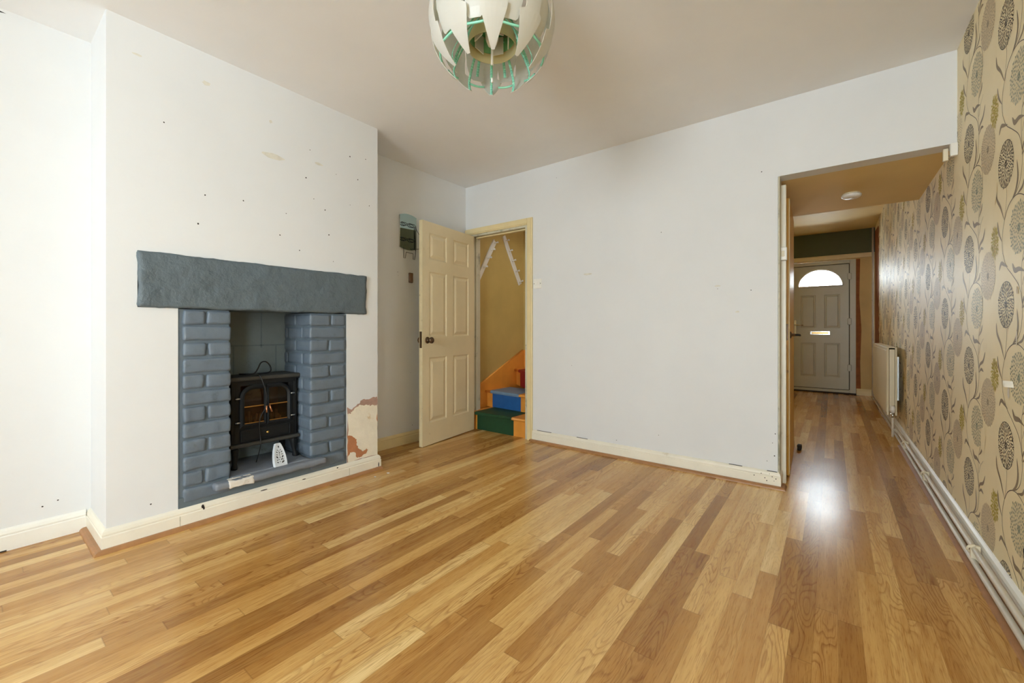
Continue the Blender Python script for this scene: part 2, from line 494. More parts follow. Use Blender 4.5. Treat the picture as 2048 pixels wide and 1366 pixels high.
# back wall with stair doorway and passage opening
b = MB()
T = 0.116
b.box(XL, -2.911, YB, YB + T, 0, H, M['wall'])
b.box(-2.911, -2.208, YB, YB + T, 1.962, H, M['wall'])
b.box(-2.208, -0.271, YB, YB + T, 0, H, M['wall'])
b.box(-0.271, XR, YB, YB + T, ZS, H, M['wall'])
fk = lambda x, z: (x, YB - 0.0006, z)
spots(b, [(-0.42, 1.26), (-0.30, 0.28), (-0.29, 0.20), (-0.33, 0.16), (-1.02, 0.22), (-0.36, 2.02), (-0.62, 1.28), (-1.75, 0.70), (-0.285, 0.34), (-1.35, 0.13), (-1.0, 1.72), (-1.9, 2.32)], fk, M['hole'])
for cx, cz, sx, sz in [(-0.62, 1.30, .02, .006), (-1.6, 1.46, .04, .01), (-0.5, 1.12, .012, .008)]:
    b.face([fk(cx + sx * math.cos(2 * PI * i / 10), cz + sz * random.uniform(.6, 1.1) * math.sin(2 * PI * i / 10)) for i in range(10)], M['scuff'])
struct(b.build('wall_back'), 'white back wall with stair doorway and passage opening', 'wall')

# wall behind the camera
GY0, GY1, GZ0, GZ1 = -1.45, -0.90, 0.06, 2.20
WX0, WX1, WZ0, WZ1 = -1.25, 0.30, 0.50, 2.20
b = MB()
b.box(XO, WX0, YN - 0.15, YN, 0, H, M['wall']); b.box(WX1, XR + 0.12, YN - 0.15, YN, 0, H, M['wall'])
b.box(WX0, WX1, YN - 0.15, YN, 0, WZ0, M['wall']); b.box(WX0, WX1, YN - 0.15, YN, WZ1, H, M['wall'])
struct(b.build('wall_front'), 'white wall with an added window behind the viewer', 'wall')
def window(name, x0, x1, z0, z1, y, label):
    b = MB()
    fr = 0.06
    b.box(x0, x0 + fr, y, y + 0.06, z0, z1, M['plastic'], 0.004); b.box(x1 - fr, x1, y, y + 0.06, z0, z1, M['plastic'], 0.004)
    b.box(x0 + fr, x1 - fr, y, y + 0.06, z0, z0 + fr, M['plastic'], 0.004); b.box(x0 + fr, x1 - fr, y, y + 0.06, z1 - fr, z1, M['plastic'], 0.004)
    xm = (x0 + x1) / 2
    b.box(xm - 0.035, xm + 0.035, y, y + 0.06, z0 + fr, z1 - fr, M['plastic'], 0.004)
    o = b.build(name)
    g = MB(); g.box(x0 + fr, xm - 0.035, y + 0.025, y + 0.035, z0 + fr, z1 - fr, M['glass']); g.build('pane', o)
    g = MB(); g.box(xm + 0.035, x1 - fr, y + 0.025, y + 0.035, z0 + fr, z1 - fr, M['glass']); g.build('pane', o)
    struct(o, label, 'window')
    return o

# enclosing walls of stair and front room
b = MB(); b.box(XO, XL, YB + T, 4.14, 0, 2.40, M['stair_wall'])
struct(b.build('wall_stair_left'), 'yellow ochre wall on the left of the staircase', 'wall')
b = MB(); b.box(XO, -0.271, 4.14, YS, 0, HF, M['stair_wall'])
struct(b.build('wall_stair_back'), 'yellow ochre wall behind the stair turn', 'wall')
b = MB(); b.box(-0.330, -0.271, YB + T, 4.14, 0, 2.40, M['ochre'])
struct(b.build('wall_passage'), 'ochre painted side wall of the passage behind the open door', 'wall')
b = MB(); b.box(XO, -3.0, YS, YF, 0, HF, M['cream_wall'])
struct(b.build('wall_front_room_left'), 'cream left wall of the front room', 'wall')

# far wall of the front room
DX0, DX1, DZ = -0.60, 0.295, 2.095
b = MB()
FW0, FW1 = -2.5, -1.3
b.box(XO, FW0, YF, YF + 0.26, 0, HF, M['cream_wall'])
b.box(FW0, FW1, YF, YF + 0.26, 0, 1.2, M['cream_wall']); b.box(FW0, FW1, YF, YF + 0.26, 1.8, HF, M['cream_wall'])
b.box(FW1, DX0, YF, YF + 0.26, 0, HF, M['cream_wall'])
b.box(DX1, XR + 0.12, YF, YF + 0.26, 0, 2.175, M['cream_wall'])
b.box(DX0, XR + 0.12, YF, YF + 0.26, 2.175, HF, M['green_wall'])
b.box(DX0, DX1, YF, YF + 0.26, DZ, 2.175, M['cream_wall'])
b.face([(DX1 + 0.001, YF - 0.001, 0), (DX1 + 0.06, YF - 0.001, 0), (DX1 + 0.05, YF - 0.001, .5), (DX1 + 0.065, YF - 0.001, 1.0), (DX1 + 0.04, YF - 0.001, 1.5), (DX1 + 0.05, YF - 0.001, 2.09), (DX1 + 0.001, YF - 0.001, 2.09)], M['raw_brown'])
struct(b.build('wall_far'), 'olive green and cream far wall around the front door', 'wall')
window('added_window_3', WX0, WX1, WZ0, WZ1, YN - 0.11, 'two-light white window added behind the viewer to light the room')  # out of view, added to light the main room from behind
go = window('added_window_1', -(GY1 - GY0) / 2, (GY1 - GY0) / 2, GZ0, GZ1, 0.0, 'tall glazed patio door added behind the viewer to light the room')  # unseen glazed opening, added for side light on the chimney breast
go.rotation_euler = (0, 0, -PI / 2); go.location = (XR + 0.04, (GY0 + GY1) / 2, 0)
window('added_window_2', FW0, FW1, 1.2, 1.8, YF + 0.10, 'unseen window added beside the front door to light the front room')  # unseen opening, added and sized to set the front room's brightness
b = MB(); b.box(DX0 - 0.3, 0.488, YF - 0.03, YF, 2.105, 2.175, M['gloss_yellow'], 0.006)
struct(b.build('trim_1'), 'cream painted batten above the front door', 'trim')

# ------------------------------------------------------------------ right wall with printed wallpaper
b = MB()
b.box(XR, XR + 0.12, GY1, YF, 0, HF, M['paper'])
b.box(XR, XR + 0.12, YN - 0.15, GY0, 0, HF, M['paper'])
b.box(XR, XR + 0.12, GY0, GY1, GZ1, HF, M['paper']); b.box(XR, XR + 0.12, GY0, GY1, 0, GZ0, M['paper'])
PX = XR
def wp(y, z, d): return (PX - d, y, z)
def in_wall(y, z): return -0.38 < y < 7.66 and 0.07 < z < (H - 0.002 if y < YB else (HF if y > YS else ZS))
def dash(y, z, ang, L, W, m, d):
    if not in_wall(y, z): return
    ca, sa = math.cos(ang), math.sin(ang)
    pts = [(-.5, -.28), (-.15, -.5), (.2, -.5), (.5, -.15), (.5, .15), (.2, .5), (-.15, .5), (-.5, .28)]
    b.face([wp(y - (a * L * ca - c * W * sa), z + a * L * sa + c * W * ca, d) for a, c in pts], m)
GA = PI * (3 - math.sqrt(5))
def disc(cy, cz, R, n, L, W, m, fill=None, ell=1.0, inner=0.0, jit=0.2, edge=False, d=0.0006):
    if fill is not None:
        q = 26
        pts = [(cy - R * ell * math.cos(2 * PI * i / q), cz + R * math.sin(2 * PI * i / q)) for i in range(q)]
        if all(in_wall(*p) for p in pts):
            b.face([wp(p[0], p[1], d - 0.0002) for p in pts], fill)
    for i in range(n):
        r = R * math.sqrt((i + 0.5) / n) + random.uniform(-.0025, .0025)
        if r < R * inner: continue
        a = i * GA + random.uniform(-.0025, .0025) / max(r, .01)
        aa = a + random.uniform(-jit, jit)
        dash(cy - r * ell * math.cos(a), cz + r * math.sin(a), aa, L * random.uniform(.75, 1.15) * (0.6 + 0.5 * r / R), W * random.uniform(.8, 1.2), m, d)
    for i in range(18):       # dark heart
        a = i * 2 * PI / 18
        dash(cy - 0.010 * math.cos(a), cz + 0.010 * math.sin(a), a, 0.014, 0.0022, m, d + 0.0001)
    if edge:
        q = 56
        for i in range(q):
            a = 2 * PI * i / q
            dash(cy - R * ell * math.cos(a), cz + R * math.sin(a), a + PI / 2, 2 * PI * R / q * 1.05, 0.003, m, d)
def smooth(pts, n=5):
    out = []
    P = [Vector(p) for p in pts]
    P = [2 * P[0] - P[1]] + P + [2 * P[-1] - P[-2]]
    for i in range(1, len(P) - 2):
        for s in range(n):
            t = s / n
            p0, p1, p2, p3 = P[i - 1], P[i], P[i + 1], P[i + 2]
            out.append(0.5 * ((2 * p1) + (-p0 + p2) * t + (2 * p0 - 5 * p1 + 4 * p2 - p3) * t * t + (-p0 + 3 * p1 - 3 * p2 + p3) * t ** 3))
    out.append(P[-2])
    return out
def stroke(oy, oz, pts, w0, w1, m, d, leaf=False, n=5):
    P = smooth(pts, n)
    N = len(P)
    L, R = [], []
    for i, p in enumerate(P):
        t = i / (N - 1)
        w = (w0 + (w1 - w0) * t) if not leaf else w0 * (math.sin(PI * min(1, t ** 0.8)) ** 0.8) + 0.0012
        dr = P[min(i + 1, N - 1)] - P[max(i - 1, 0)]
        if dr.length < 1e-7: dr = Vector((1, 0))
        dr.normalize()
        nn = Vector((-dr.y, dr.x)) * w / 2
        L.append(p + nn); R.append(p - nn)
    for i in range(N - 1):
        q = [L[i], L[i + 1], R[i + 1], R[i]]
        ok = all(in_wall(oy - a.x, oz + a.y) for a in q)
        if ok:
            b.face([wp(oy - a.x, oz + a.y, d) for a in q], m)
STEMS = [
    ([(0.004, -0.079), (0.010, -0.114), (0.002, -0.155), (-0.015, -0.206)], .0022, .0030),
    ([(-0.015, -0.206), (-0.035, -0.243), (-0.044, -0.278), (-0.039, -0.319), (-0.024, -0.346), (0.008, -0.385), (0.075, -0.424), (0.140, -0.469), (0.172, -0.535)], .0035, .0045),
    ([(-0.015, -0.206), (0.017, -0.171), (0.061, -0.150), (0.110, -0.143), (0.160, -0.152), (0.205, -0.175), (0.228, -0.22), (0.222, -0.27), (0.205, -0.322)], .0055, .0030),
    ([(0.172, -0.008), (0.167, -0.058), (0.150, -0.101), (0.116, -0.130), (0.061, -0.150)], .0030, .0045),
    ([(0.205, -0.322), (0.170, -0.38), (0.160, -0.45), (0.172, -0.535)], .0030, .0035),
    ([(0.236, -0.395), (0.195, -0.425), (0.170, -0.465)], .0022, .0030),
]
LEAVES = [
    ([(-0.115, -0.066), (-0.105, -0.108), (-0.060, -0.150), (-0.018, -0.206)], .017),
    ([(-0.100, -0.196), (-0.085, -0.24), (-0.046, -0.282)], .014),
    ([(0.118, -0.020), (0.128, -0.080), (0.108, -0.122), (0.066, -0.150)], .018),
    ([(0.190, -0.105), (0.170, -0.130), (0.118, -0.143)], .013),
    ([(-0.079, 0.135), (-0.055, 0.160), (-0.020, 0.152), (0.020, 0.139)], .017),
    ([(0.070, 0.146), (0.095, 0.118), (0.140, 0.118), (0.190, 0.105)], .022),
    ([(0.222, -0.335), (0.208, -0.36), (0.170, -0.385)], .013),
    ([(0.265, -0.450), (0.235, -0.49), (0.185, -0.51), (0.166, -0.545)], .016),
    ([(0.240, -0.535), (0.205, -0.528), (0.172, -0.545)], .014),
]
iy = -9
for iy in range(-11, 11):
    for iz in range(-12, 12):
        oy = 2.363 - iy * 0.531
        oz = 1.619 + iy * 0.2625 + iz * 0.525
        if not (-3.0 < oy < 8.2 and -0.3 < oz < 3.0): continue
        far = oy > 4.2
        near = not far
        vis = oy > 1.0
        f = 1.0 if (near and vis) else 0.4
        q = 1.0 if (near and vis) else 1.45
        disc(oy, oz, 0.086, int(175 * f), 0.0125 * q, 0.0050 * q, M['p_dark'], None, 1.0, edge=True)
        disc(oy + 0.227, oz + 0.13, 0.100, int(190 * f), 0.0110 * q, 0.0027 * q, M['p_grey'], M['p_greyfill'], 1.0)
        disc(oy - 0.137, oz - 0.262, 0.092, int(125 * f), 0.0105 * q, 0.0066 * q, M['p_teal'], M['p_tealfill'], 1.0, jit=0.7)
        disc(oy + 0.135, oz + 0.252, 0.062, int(62 * f), 0.0165 * q, 0.0078 * q, M['p_yellow'], None, 0.75, jit=0.5, d=0.0008)
        for pts, w0, w1 in STEMS:
            stroke(oy, oz, pts, w0 * .75, w1 * .75, M['p_stem'], 0.0004, n=5 if near else 2)
        for pts, w in LEAVES:
            stroke(oy, oz, pts, w * .8, w * .8, M['p_leaf'], 0.0005, True, n=5 if near else 3)
# stripped strip next to the front wall
edge = [(7.66 + random.uniform(-.05, .05), z * 0.05) for z in range(2, int(HF / 0.05))]
b.face([(XR - 0.0012, y, z) for y, z in edge] + [(XR - 0.0012, YF - .001, HF - .06), (XR - 0.0012, YF - .001, 0.1)], M['raw_brown'])
# torn spots in the paper
for cy, cz, sy, sz in [(2.30, 0.80, .016, .010), (2.24, 1.14, .012, .016), (2.245, 0.97, .010, .03), (2.66, 0.53, .045, .07), (2.33, 0.77, .012, .03), (2.50, 1.55, .035, .06)]:
    k = 14
    b.face([(XR - 0.0014, cy + sy * random.uniform(.65, 1.1) * math.cos(2 * PI * i / k), cz + sz * random.uniform(.65, 1.1) * math.sin(2 * PI * i / k)) for i in range(k)], M['paper_torn'] if sy < .03 else M['paper'])
wr = b.build('wall_right', normals=False)
struct(wr, 'right wall in beige wallpaper printed with dandelion heads', 'wall')
# curled scraps of torn paper (parts of the papered wall)
for cy, cz, w, h, m in [(2.285, 0.805, .03, .022, 'paper_torn'), (2.15, 0.240, .010, .055, 'grime')]:
    f = MB()
    n = 6
    for i in range(n):
        a0, a1 = i / n, (i + 1) / n
        def P(a, t): return (XR - 0.003 - (0.020 if m != 'grime' else 0.004) * math.sin(a * 2.2), cy + (a - .5) * w + 0.012 * (t - .5), cz + (t - .5) * h)
        f.face([P(a0, 0), P(a1, 0), P(a1, 1), P(a0, 1)], M[m], True)
    f.build('torn_paper', wr)

# ------------------------------------------------------------------ skirting boards and beads
SK = [(0, 0.0), (.018, 0.0), (.018, .066), (.0145, .070), (.0165, .078), (.012, .090), (.005, .098), (0, .100)]
def sk_run(b, path, m, prof=SK, z=0.0):
    """path: wall-line corner points (x, y); the room lies to the LEFT of travel; mitred"""
    P = [Vector(p) for p in path]
    n = len(P)
    rings = []
    for i in range(n):
        dirs = []
        if i > 0: dirs.append((P[i] - P[i - 1]).normalized())
        if i < n - 1: dirs.append((P[i + 1] - P[i]).normalized())
        ns = [Vector((-d.y, d.x)) for d in dirs]
        nn = ns[0] if len(ns) == 1 else (ns[0] + ns[1]) / (1 + ns[0].dot(ns[1]))
        rings.append([b.bm.verts.new((P[i].x + nn.x * a, P[i].y + nn.y * a, z + h)) for a, h in prof])
    fs = []
    k = len(prof)
    for i in range(n - 1):
        for j in range(k):
            fs.append(b.bm.faces.new((rings[i][j], rings[i][(j + 1) % k], rings[i + 1][(j + 1) % k], rings[i + 1][j])))
    fs.append(b.bm.faces.new(rings[0])); fs.append(b.bm.faces.new(rings[-1][::-1]))
    b.take(fs, m)
BEAD = [(0, 0), (.026, 0), (.0245, .006), (.020, .012), (.012, .016), (0, .017)]

b = MB(); sk_run(b, [(XL, Y0 - 0.018), (XL, YN)], M['gloss_white'])
b.box(XL + .0182, XL + .0192, 0.10, 0.12, 0.0, 0.006, M['hole'])
struct(b.build('baseboard_left'), 'white skirting board in the near left alcove', 'skirting board')
b = MB()
sk_run(b, [(XL, Y1), (XB, Y1), (XB, Y0), (XL, Y0)], M['gloss'])
for yy in (0.660, 1.586):
    b.box(XB + .0181, XB + .0186, yy - .002, yy + .002, 0.004, 0.066, M['lining'])
for yy, zz, a, c in [(0.755, .085, .006, .010), (0.76, .073, .004, .012), (1.05, .080, .02, .003), (1.28, .077, .012, .003), (1.50, .09, .006, .004), (1.80, .012, .016, .006), (1.815, .03, .004, .02)]:
    xx = XB + .0186 if zz < .066 else XB + .017
    b.face([(xx, yy + a * math.cos(t * PI / 4), zz + c * math.sin(t * PI / 4)) for t in range(8)], M['hole'])
struct(b.build('baseboard_chimney'), 'cream skirting board wrapped round the chimney breast', 'skirting board')
b = MB(); sk_run(b, [(XB + .018, Y1 + .016), (XB + .018, Y0 - .018), (XL + .02, Y0 - .018)], M['bead'], BEAD)
struct(b.build('trim_2'), 'oak bead along the foot of the chimney skirting', 'trim')
b = MB(); sk_run(b, [(XL, 3.09), (XL, Y1 + 0.018)], M['gloss_yellow'])
struct(b.build('baseboard_alcove'), 'yellowed skirting board in the alcove behind the open door', 'skirting board')
b = MB(); sk_run(b, [(-0.271, YB + .10), (-0.271, YB), (-2.146, YB)], M['gloss'])
spots(b, [(-0.30, .07), (-0.34, .055), (-0.28, .06), (-0.315, .085), (-0.36, .08), (-0.33, .04), (-0.29, .045), (-0.40, .06)], lambda x, z: (x, YB - .0190, z), M['hole'], .002, .004)
for x0, x1 in [(-0.55, -0.47), (-0.33, -0.275), (-2.10, -1.95), (-1.7, -1.6)]:
    b.box(x0, x1, YB - .0065, YB - .001, .0985, .1015, M['hole'])
struct(b.build('baseboard_back'), 'white scuffed skirting board along the back wall', 'skirting board')
b = MB(); sk_run(b, [(-0.253, YB + .06), (-0.253, YB - .018), (-2.165, YB - .018)], M['bead'], BEAD)
struct(b.build('trim_3'), 'oak bead along the foot of the back wall skirting', 'trim')
b = MB(); sk_run(b, [(XR, GY1 + .06), (XR, YF)], M['gloss_white'])
struct(b.build('baseboard_right'), 'white skirting board below the patterned wallpaper', 'skirting board')
b = MB(); sk_run(b, [(XR - .018, GY1 + .06), (XR - .018, 4.9)], M['bead'], [(0, 0), (.048, 0), (.045, .005), (.03, .008), (0, .009)])
struct(b.build('trim_4'), 'low wooden floor bead under the pipes on the right', 'trim')
b = MB(); sk_run(b, [(XR - .02, YF), (DX1 + .005, YF)], M['gloss_yellow'])
struct(b.build('baseboard_far'), 'short cream skirting right of the front door', 'skirting board')
b = MB(); sk_run(b, [(-0.271, YS), (-0.271, 4.215)], M['gloss_yellow'])
struct(b.build('baseboard_passage'), 'broken end of cream skirting beyond the passage door', 'skirting board')

# ------------------------------------------------------------------ fireplace
fp = empty('fireplace', (XB, 1.11, 0))
tag(fp, 'slate blue painted brick fireplace with a stone lintel in the chimney breast', 'fireplace')
def fpart(b, name):
    o = b.build(name, fp)
    o.matrix_parent_inverse = Matrix.Translation((-XB, -1.11, 0))
    return o
b = MB()
b.lump(((XB + .018 - 2.90) / 2, 1.1105, 1.2430), (2.90 - 2.610 + .018 + .0, 1.219, 0.268), M['lintel'], 0.014, 0.008, 0.0055, 13, 3.0)
fpart(b, 'lintel')
def pier(y0, y1, pattern, inner, seed):
    b = MB()
    ztop, zbot, n = 1.105, 0.112, 12
    hh = (ztop - zbot) / n
    b.box(-2.965, XB - 0.004, y0 + .001, y1 - .001, zbot, ztop, M['slate_dark'])
    xf = XB + 0.008
    rnd = random.Random(seed)
    for c in range(n):
        zc = ztop - hh * (c + .5)
        m0 = y0 + (0.020 if inner > 0 else 0.004)
        m1 = y1 - (0.004 if inner > 0 else 0.012)
        cuts = pattern[c % len(pattern)]
        edges = [m0] + [m0 + (m1 - m0) * (t + rnd.uniform(-.02, .02)) for t in cuts] + [m1]
        for i in range(len(edges) - 1):
            a, d = edges[i] + (.005 if i else 0), edges[i + 1] - (.005 if i < len(edges) - 2 else 0)
            last = (i == len(edges) - 2) if inner > 0 else (i == 0)
            if last:   # corner brick returns into the recess
                if inner > 0: d = y1 + .006
                else: a = y0 - .006
            dep = 0.10 if (c + i) % 2 else 0.19
            b.lump((xf - dep / 2 + rnd.uniform(-.002, .002), (a + d) / 2, zc + rnd.uniform(-.002, .002)), (dep, d - a, hh - .010 + rnd.uniform(-.002, .002)),
                   M['slate'], 0.012, 0.010, 0.0042, 15, seed + c * 3.1 + i)
        # bricks of the recess cheek
        yc = y1 + .002 if inner > 0 else y0 - .002
        x = xf - (0.19 if c % 2 == 0 else 0.10) - .008
        first = True
        while x > -2.95:
            L = min(0.20, x + 2.965)
            if L > .03:
                b.lump((x - L / 2, yc + (-.02 if inner > 0 else .02), zc), (L - .008, .046, hh - .010), M['slate'], 0.016, 0.010, 0.0022, 17, seed + c + x)
            x -= L + .004
    fpart(b, 'brick_pier')
pier(0.656, 0.882, [[.48], [], [.50], [], [.46], []], 1, 5.0)
pier(1.330, 1.575, [[.55], [], [.50], [], [.52], []], -1, 9.0)
b = MB()
b.box(-2.975, -2.955, 0.80, 1.42, 0.18, 1.377, M['fireback'])
for zz in (0.42, 0.66, 0.90):
    b.box(-2.9555, -2.9545, 0.86, 1.34, zz - .004, zz + .004, M['slate_dark'])
for zz, yy in ((0.54, 1.13), (0.78, 1.02), (0.78, 1.27), (1.0, 1.18)):
    b.box(-2.9555, -2.9545, yy - .004, yy + .004, zz - .115, zz + .115, M['slate_dark'])
fpart(b, 'fireback')
b = MB(); b.box(-2.975, XB + .002, 0.657, 1.574, 0.0, 0.150, M['plinth']); fpart(b, 'plinth')
b = MB()
b.lump((-2.785, 1.106, 0.1725), (0.37, 0.440, 0.042), M['hearth'], 0.02, 0.006, 0.0022, 12, 2.0)
b.lump((-2.585, 1.104, 0.1705), (0.060, 0.606, 0.038), M['hearth'], 0.014, 0.009, 0.0045, 14, 7.0)
h_ob = fpart(b, 'hearth')
b = MB(); b.lump((-2.5845, 0.925, 0.1690), (0.066, 0.118, 0.0395), M['chip'], 0.006, 0.006, 0.0055, 26, 17.0)
o = b.build('chipped_patch', h_ob); o['label'] = 'chipped white patch on hearth edge'
for yy, zz in ((1.395, 1.062), (0.80, 1.066), (1.40, 1.058)):
    pass

# ------------------------------------------------------------------ electric stove
SX, SY, SZ = -2.745, 1.122, 0.1935          # front plane x, centre y, hearth top
st = empty('electric_stove', (SX, SY, SZ))
tag(st, 'small black stove-style electric fire with arched twin doors standing in fireplace', 'stove')
# local: x = towards room, y = right, z = up
b = MB()
wl, wr_ = -.186, .186
b.box(-.185, -.165, wl, wr_, .140, .505, M['iron'], .004)               # back
b.box(-.170, 0, wl, wl + .02, .140, .505, M['iron'], .004)
b.box(-.170, 0, wr_ - .02, wr_, .140, .505, M['iron'], .004)
b.box(-.170, 0, wl + .01, wr_ - .01, .140, .235, M['iron'], .003)
b.box(-.170, 0, wl + .01, wr_ - .01, .475, .505, M['iron'], .003)
b.box(-.170, -.002, wl + .01, wl + .05, .225, .480, M['iron'], .003)
b.box(-.170, -.002, wr_ - .05, wr_ - .01, .225, .480, M['iron'], .003)
body = b.build('body', st)
b = MB(); b.box(-.205, .018, -.200, .200, .506, .530, M['iron_dusty'], .007, 3); b.box(-.185, .006, -.19, .19, .498, .507, M['iron'], .002)
b.build('top_plate', st)
b = MB(); b.box(-.195, .022, -.198, .198, .118, .141, M['iron_dusty'], .010, 3); b.build('base_plate', st)
leg = MB()
leg.lump((0, 0, .060), (.034, .034, .120), M['iron'], .012, .010, .001, 10, 1)
for v in leg.bm.verts:
    t = 1 - v.co.z / .12
    s = 1.25 - 0.85 * t + (0.75 * max(0, t - .72) / .28)
    v.co.x = v.co.x * s + .020 * t * t
    v.co.y = v.co.y * s
lg = leg.build('leg', st)
lg.location = (-.005, -.165, -.001); lg.rotation_euler = (0, 0, -.5)
for x, y, r in ((-.005, .165, .5), (-.165, -.165, PI + .5), (-.165, .165, PI - .5)):
    c = lg.copy(); C.objects.link(c); c.parent = st; c.location = (x, y, -.001); c.rotation_euler = (0, 0, r)
b = MB()
b.box(-.158, -.152, -.135, .135, .236, .474, M['firebox_brown'])
fbx = b.build('firebox_back', st)
b = MB()
for i in range(17):
    yy = -.125 + i * .0156
    hh = .052 + .020 * math.sin(i * 1.9) + .012 * math.sin(i * .7)
    b.lump((-.085 + .012 * math.sin(i * 2.3), yy, .236 + hh / 2), (.020, .0105, hh), M['firebed'], .008, .005, .0012, 30, i)
b.build('fuel_bed', st)
def arch_door(side):
    """one of the two door leaves; side -1 left, +1 right. local y from centre outwards"""
    w, h0, h1, R = .146, .232, .478, .075
    def outline(w0, z0, z1, wo, r):
        pts = [(w0, z0), (wo, z0)]
        for i in range(9):
            a = i / 8 * PI / 2
            pts.append((wo - r + r * math.cos(a), z1 - r + r * math.sin(a)))
        pts.append((w0, z1))
        return pts
    out = outline(.001, h0, h1, w, R); inn = outline(.014, h0 + .022, h1 - .024, w - .024, R - .026)
    b = MB()
    n = len(out)
    ring = []
    for d in (.002, .014, .018):
        pass
    def V(p, x): return b.bm.verts.new((x, side * p[0], p[1]))
    mid = [((o[0] + i_[0]) / 2, (o[1] + i_[1]) / 2) for o, i_ in zip(out, inn)]
    layers = [[V(p, .001) for p in out], [V(p, .012) for p in out], [V(p, .020) for p in mid], [V(p, .012) for p in inn], [V(p, .002) for p in inn]]
    fs = []
    for A, B in zip(layers, layers[1:] + layers[:1]):
        for i in range(n):
            j = (i + 1) % n
            fs.append(b.bm.faces.new((A[i], A[j], B[j], B[i])))
    b.take(fs, M['iron'], False)
    b.box(.006, .011, min(side * .012, side * (w - .022)), max(side * .012, side * (w - .022)), .350, .355, M['brass'])
    b.box(.009, .013, min(side * .016, side * (w - .026)), max(side * .016, side * (w - .026)), .2535, .2575, M['brass'])
    d = b.build('door', st)
    g = MB(); g.prism(inn, lambda a, c, x: (x, side * a, c), .003, .005, M['stove_glass']); g.build('glass_pane', d)
    hb = MB()
    hb.tube([(.014, side * .007, .345), (.030, side * .009, .345)], .004, M['copper'], 10)
    hb.tube([(.030, side * .009, .350), (.034, side * (.010 if side < 0 else .014), .330), (.035, side * (.010 if side < 0 else .020), .308)], [.0052, .0045, .0055], M['copper'], 10)
    hd = hb.build('handle', d); hd['label'] = 'copper-coloured toggle handle'
    for zz in (.265, .405):
        hn = MB(); hn.tube([(.010, side * (w - .006), zz), (.012, side * (w + .022), zz)], .0045, M['steel'], 8)
        hn.lathe([(.0, -.010), (.0055, -.009), (.0055, .009), (0, .010)], M['iron'], 10, Matrix.Translation((.008, side * (w + .016), zz)))
        q = hn.build('hinge', d); q['label'] = 'bright steel hinge pin'
arch_door(-1); arch_door(1)
b = MB()
b.box(0, .008, -.140, .140, .152, .218, M['iron'], .003)
b.box(.006, .014, -.142, .142, .212, .220, M['iron'], .003)
b.box(.006, .014, -.142, .142, .150, .157, M['iron'], .003)
b.box(.006, .014, -.142, -.134, .150, .220, M['iron'], .003)
b.box(.006, .014, .134, .142, .150, .220, M['iron'], .003)
dr = b.build('drawer_panel', st)
b = MB(); b.lathe([(.0, .024), (.006, .023), (.009, .018), (.006, .011), (.004, .007), (.004, .0)], M['brass'], 16, Matrix.Translation((.007, .0, .188)) @ Matrix.Rotation(PI / 2, 4, 'Y'))
kb = b.build('knob', dr); kb['label'] = 'brass knob'
b = MB()
loop = [(-.13, -.10, .536), (-.09, -.07, .537), (-.08, -.035, .538), (-.085, -.012, .565), (-.10, .012, .600), (-.115, .045, .605), (-.12, .072, .580), (-.11, .075, .548), (-.09, .050, .537), (-.06, .0, .537), (-.03, -.04, .537), (.000, -.048, .536), (.022, -.040, .528), (.034, -.026, .480), (.036, -.012, .420), (.035, -.010, .372)]
b.tube([tuple(v) for v in smooth(loop, 6)], .0042, M['cable'], 8)
b.tube([tuple(v) for v in smooth([(.035, -.010, .372), (.030, -.018, .330), (.022, -.036, .290), (.020, -.045, .235), (.020, -.040, .170), (.028, -.040, .120), (.012, -.046, .060), (-.01, -.05, .010)], 6)], .0026, M['cable'], 8)
b.build('power_cord', st)

# perforated iron rest leaning on the hearth
tr = empty('iron_rest', (-2.600, 1.148, 0.1915), 0)
tag(tr, 'white perforated iron rest with leaf-shaped cutouts propped on the hearth', 'iron rest')
b = MB()
prof = [(-.0375, 0), (.0375, 0), (.0385, .030), (.036, .060), (.029, .095), (.020, .122), (.0135, .136), (-.0135, .136), (-.020, .122), (-.029, .095), (-.036, .060), (-.0385, .030)]
tilt = Matrix.Rotation(math.radians(-20), 4, 'Y') @ Matrix.Rotation(math.radians(10), 4, 'Z')
fn = lambda a, c, d: tuple(tilt @ Vector((d, a, c)))
b.prism(prof, fn, -.016, .0, M['trivet'])
inn = [(a * .84, .008 + c * .89) for a, c in prof]
n = len(prof)
A = [b.bm.verts.new(fn(a, c, .0)) for a, c in prof]; B_ = [b.bm.verts.new(fn(a, c, .004)) for a, c in prof]
Ci = [b.bm.verts.new(fn(a, c, .004)) for a, c in inn]; Di = [b.bm.verts.new(fn(a, c, .0005)) for a, c in inn]
fs = []
for P, Q in ((A, B_), (B_, Ci), (Ci, Di)):
    for i in range(n):
        j = (i + 1) % n
        fs.append(b.bm.faces.new((P[i], P[j], Q[j], Q[i])))
b.take(fs, M['trivet'])
def leafcut(cy, cz, s, a):
    s *= 1.3
    pts = []
    for i in range(10):
        t = 2 * PI * i / 10
        r = s * (1 + .35 * math.cos(t)) * (.62 if abs(math.sin(t)) > .8 else .9)
        u, v = r * math.cos(t), r * .62 * math.sin(t)
        pts.append((cy + u * math.cos(a) - v * math.sin(a), cz + u * math.sin(a) + v * math.cos(a)))
    b.face([fn(p[0], p[1], .0012) for p in pts], M['cut'])
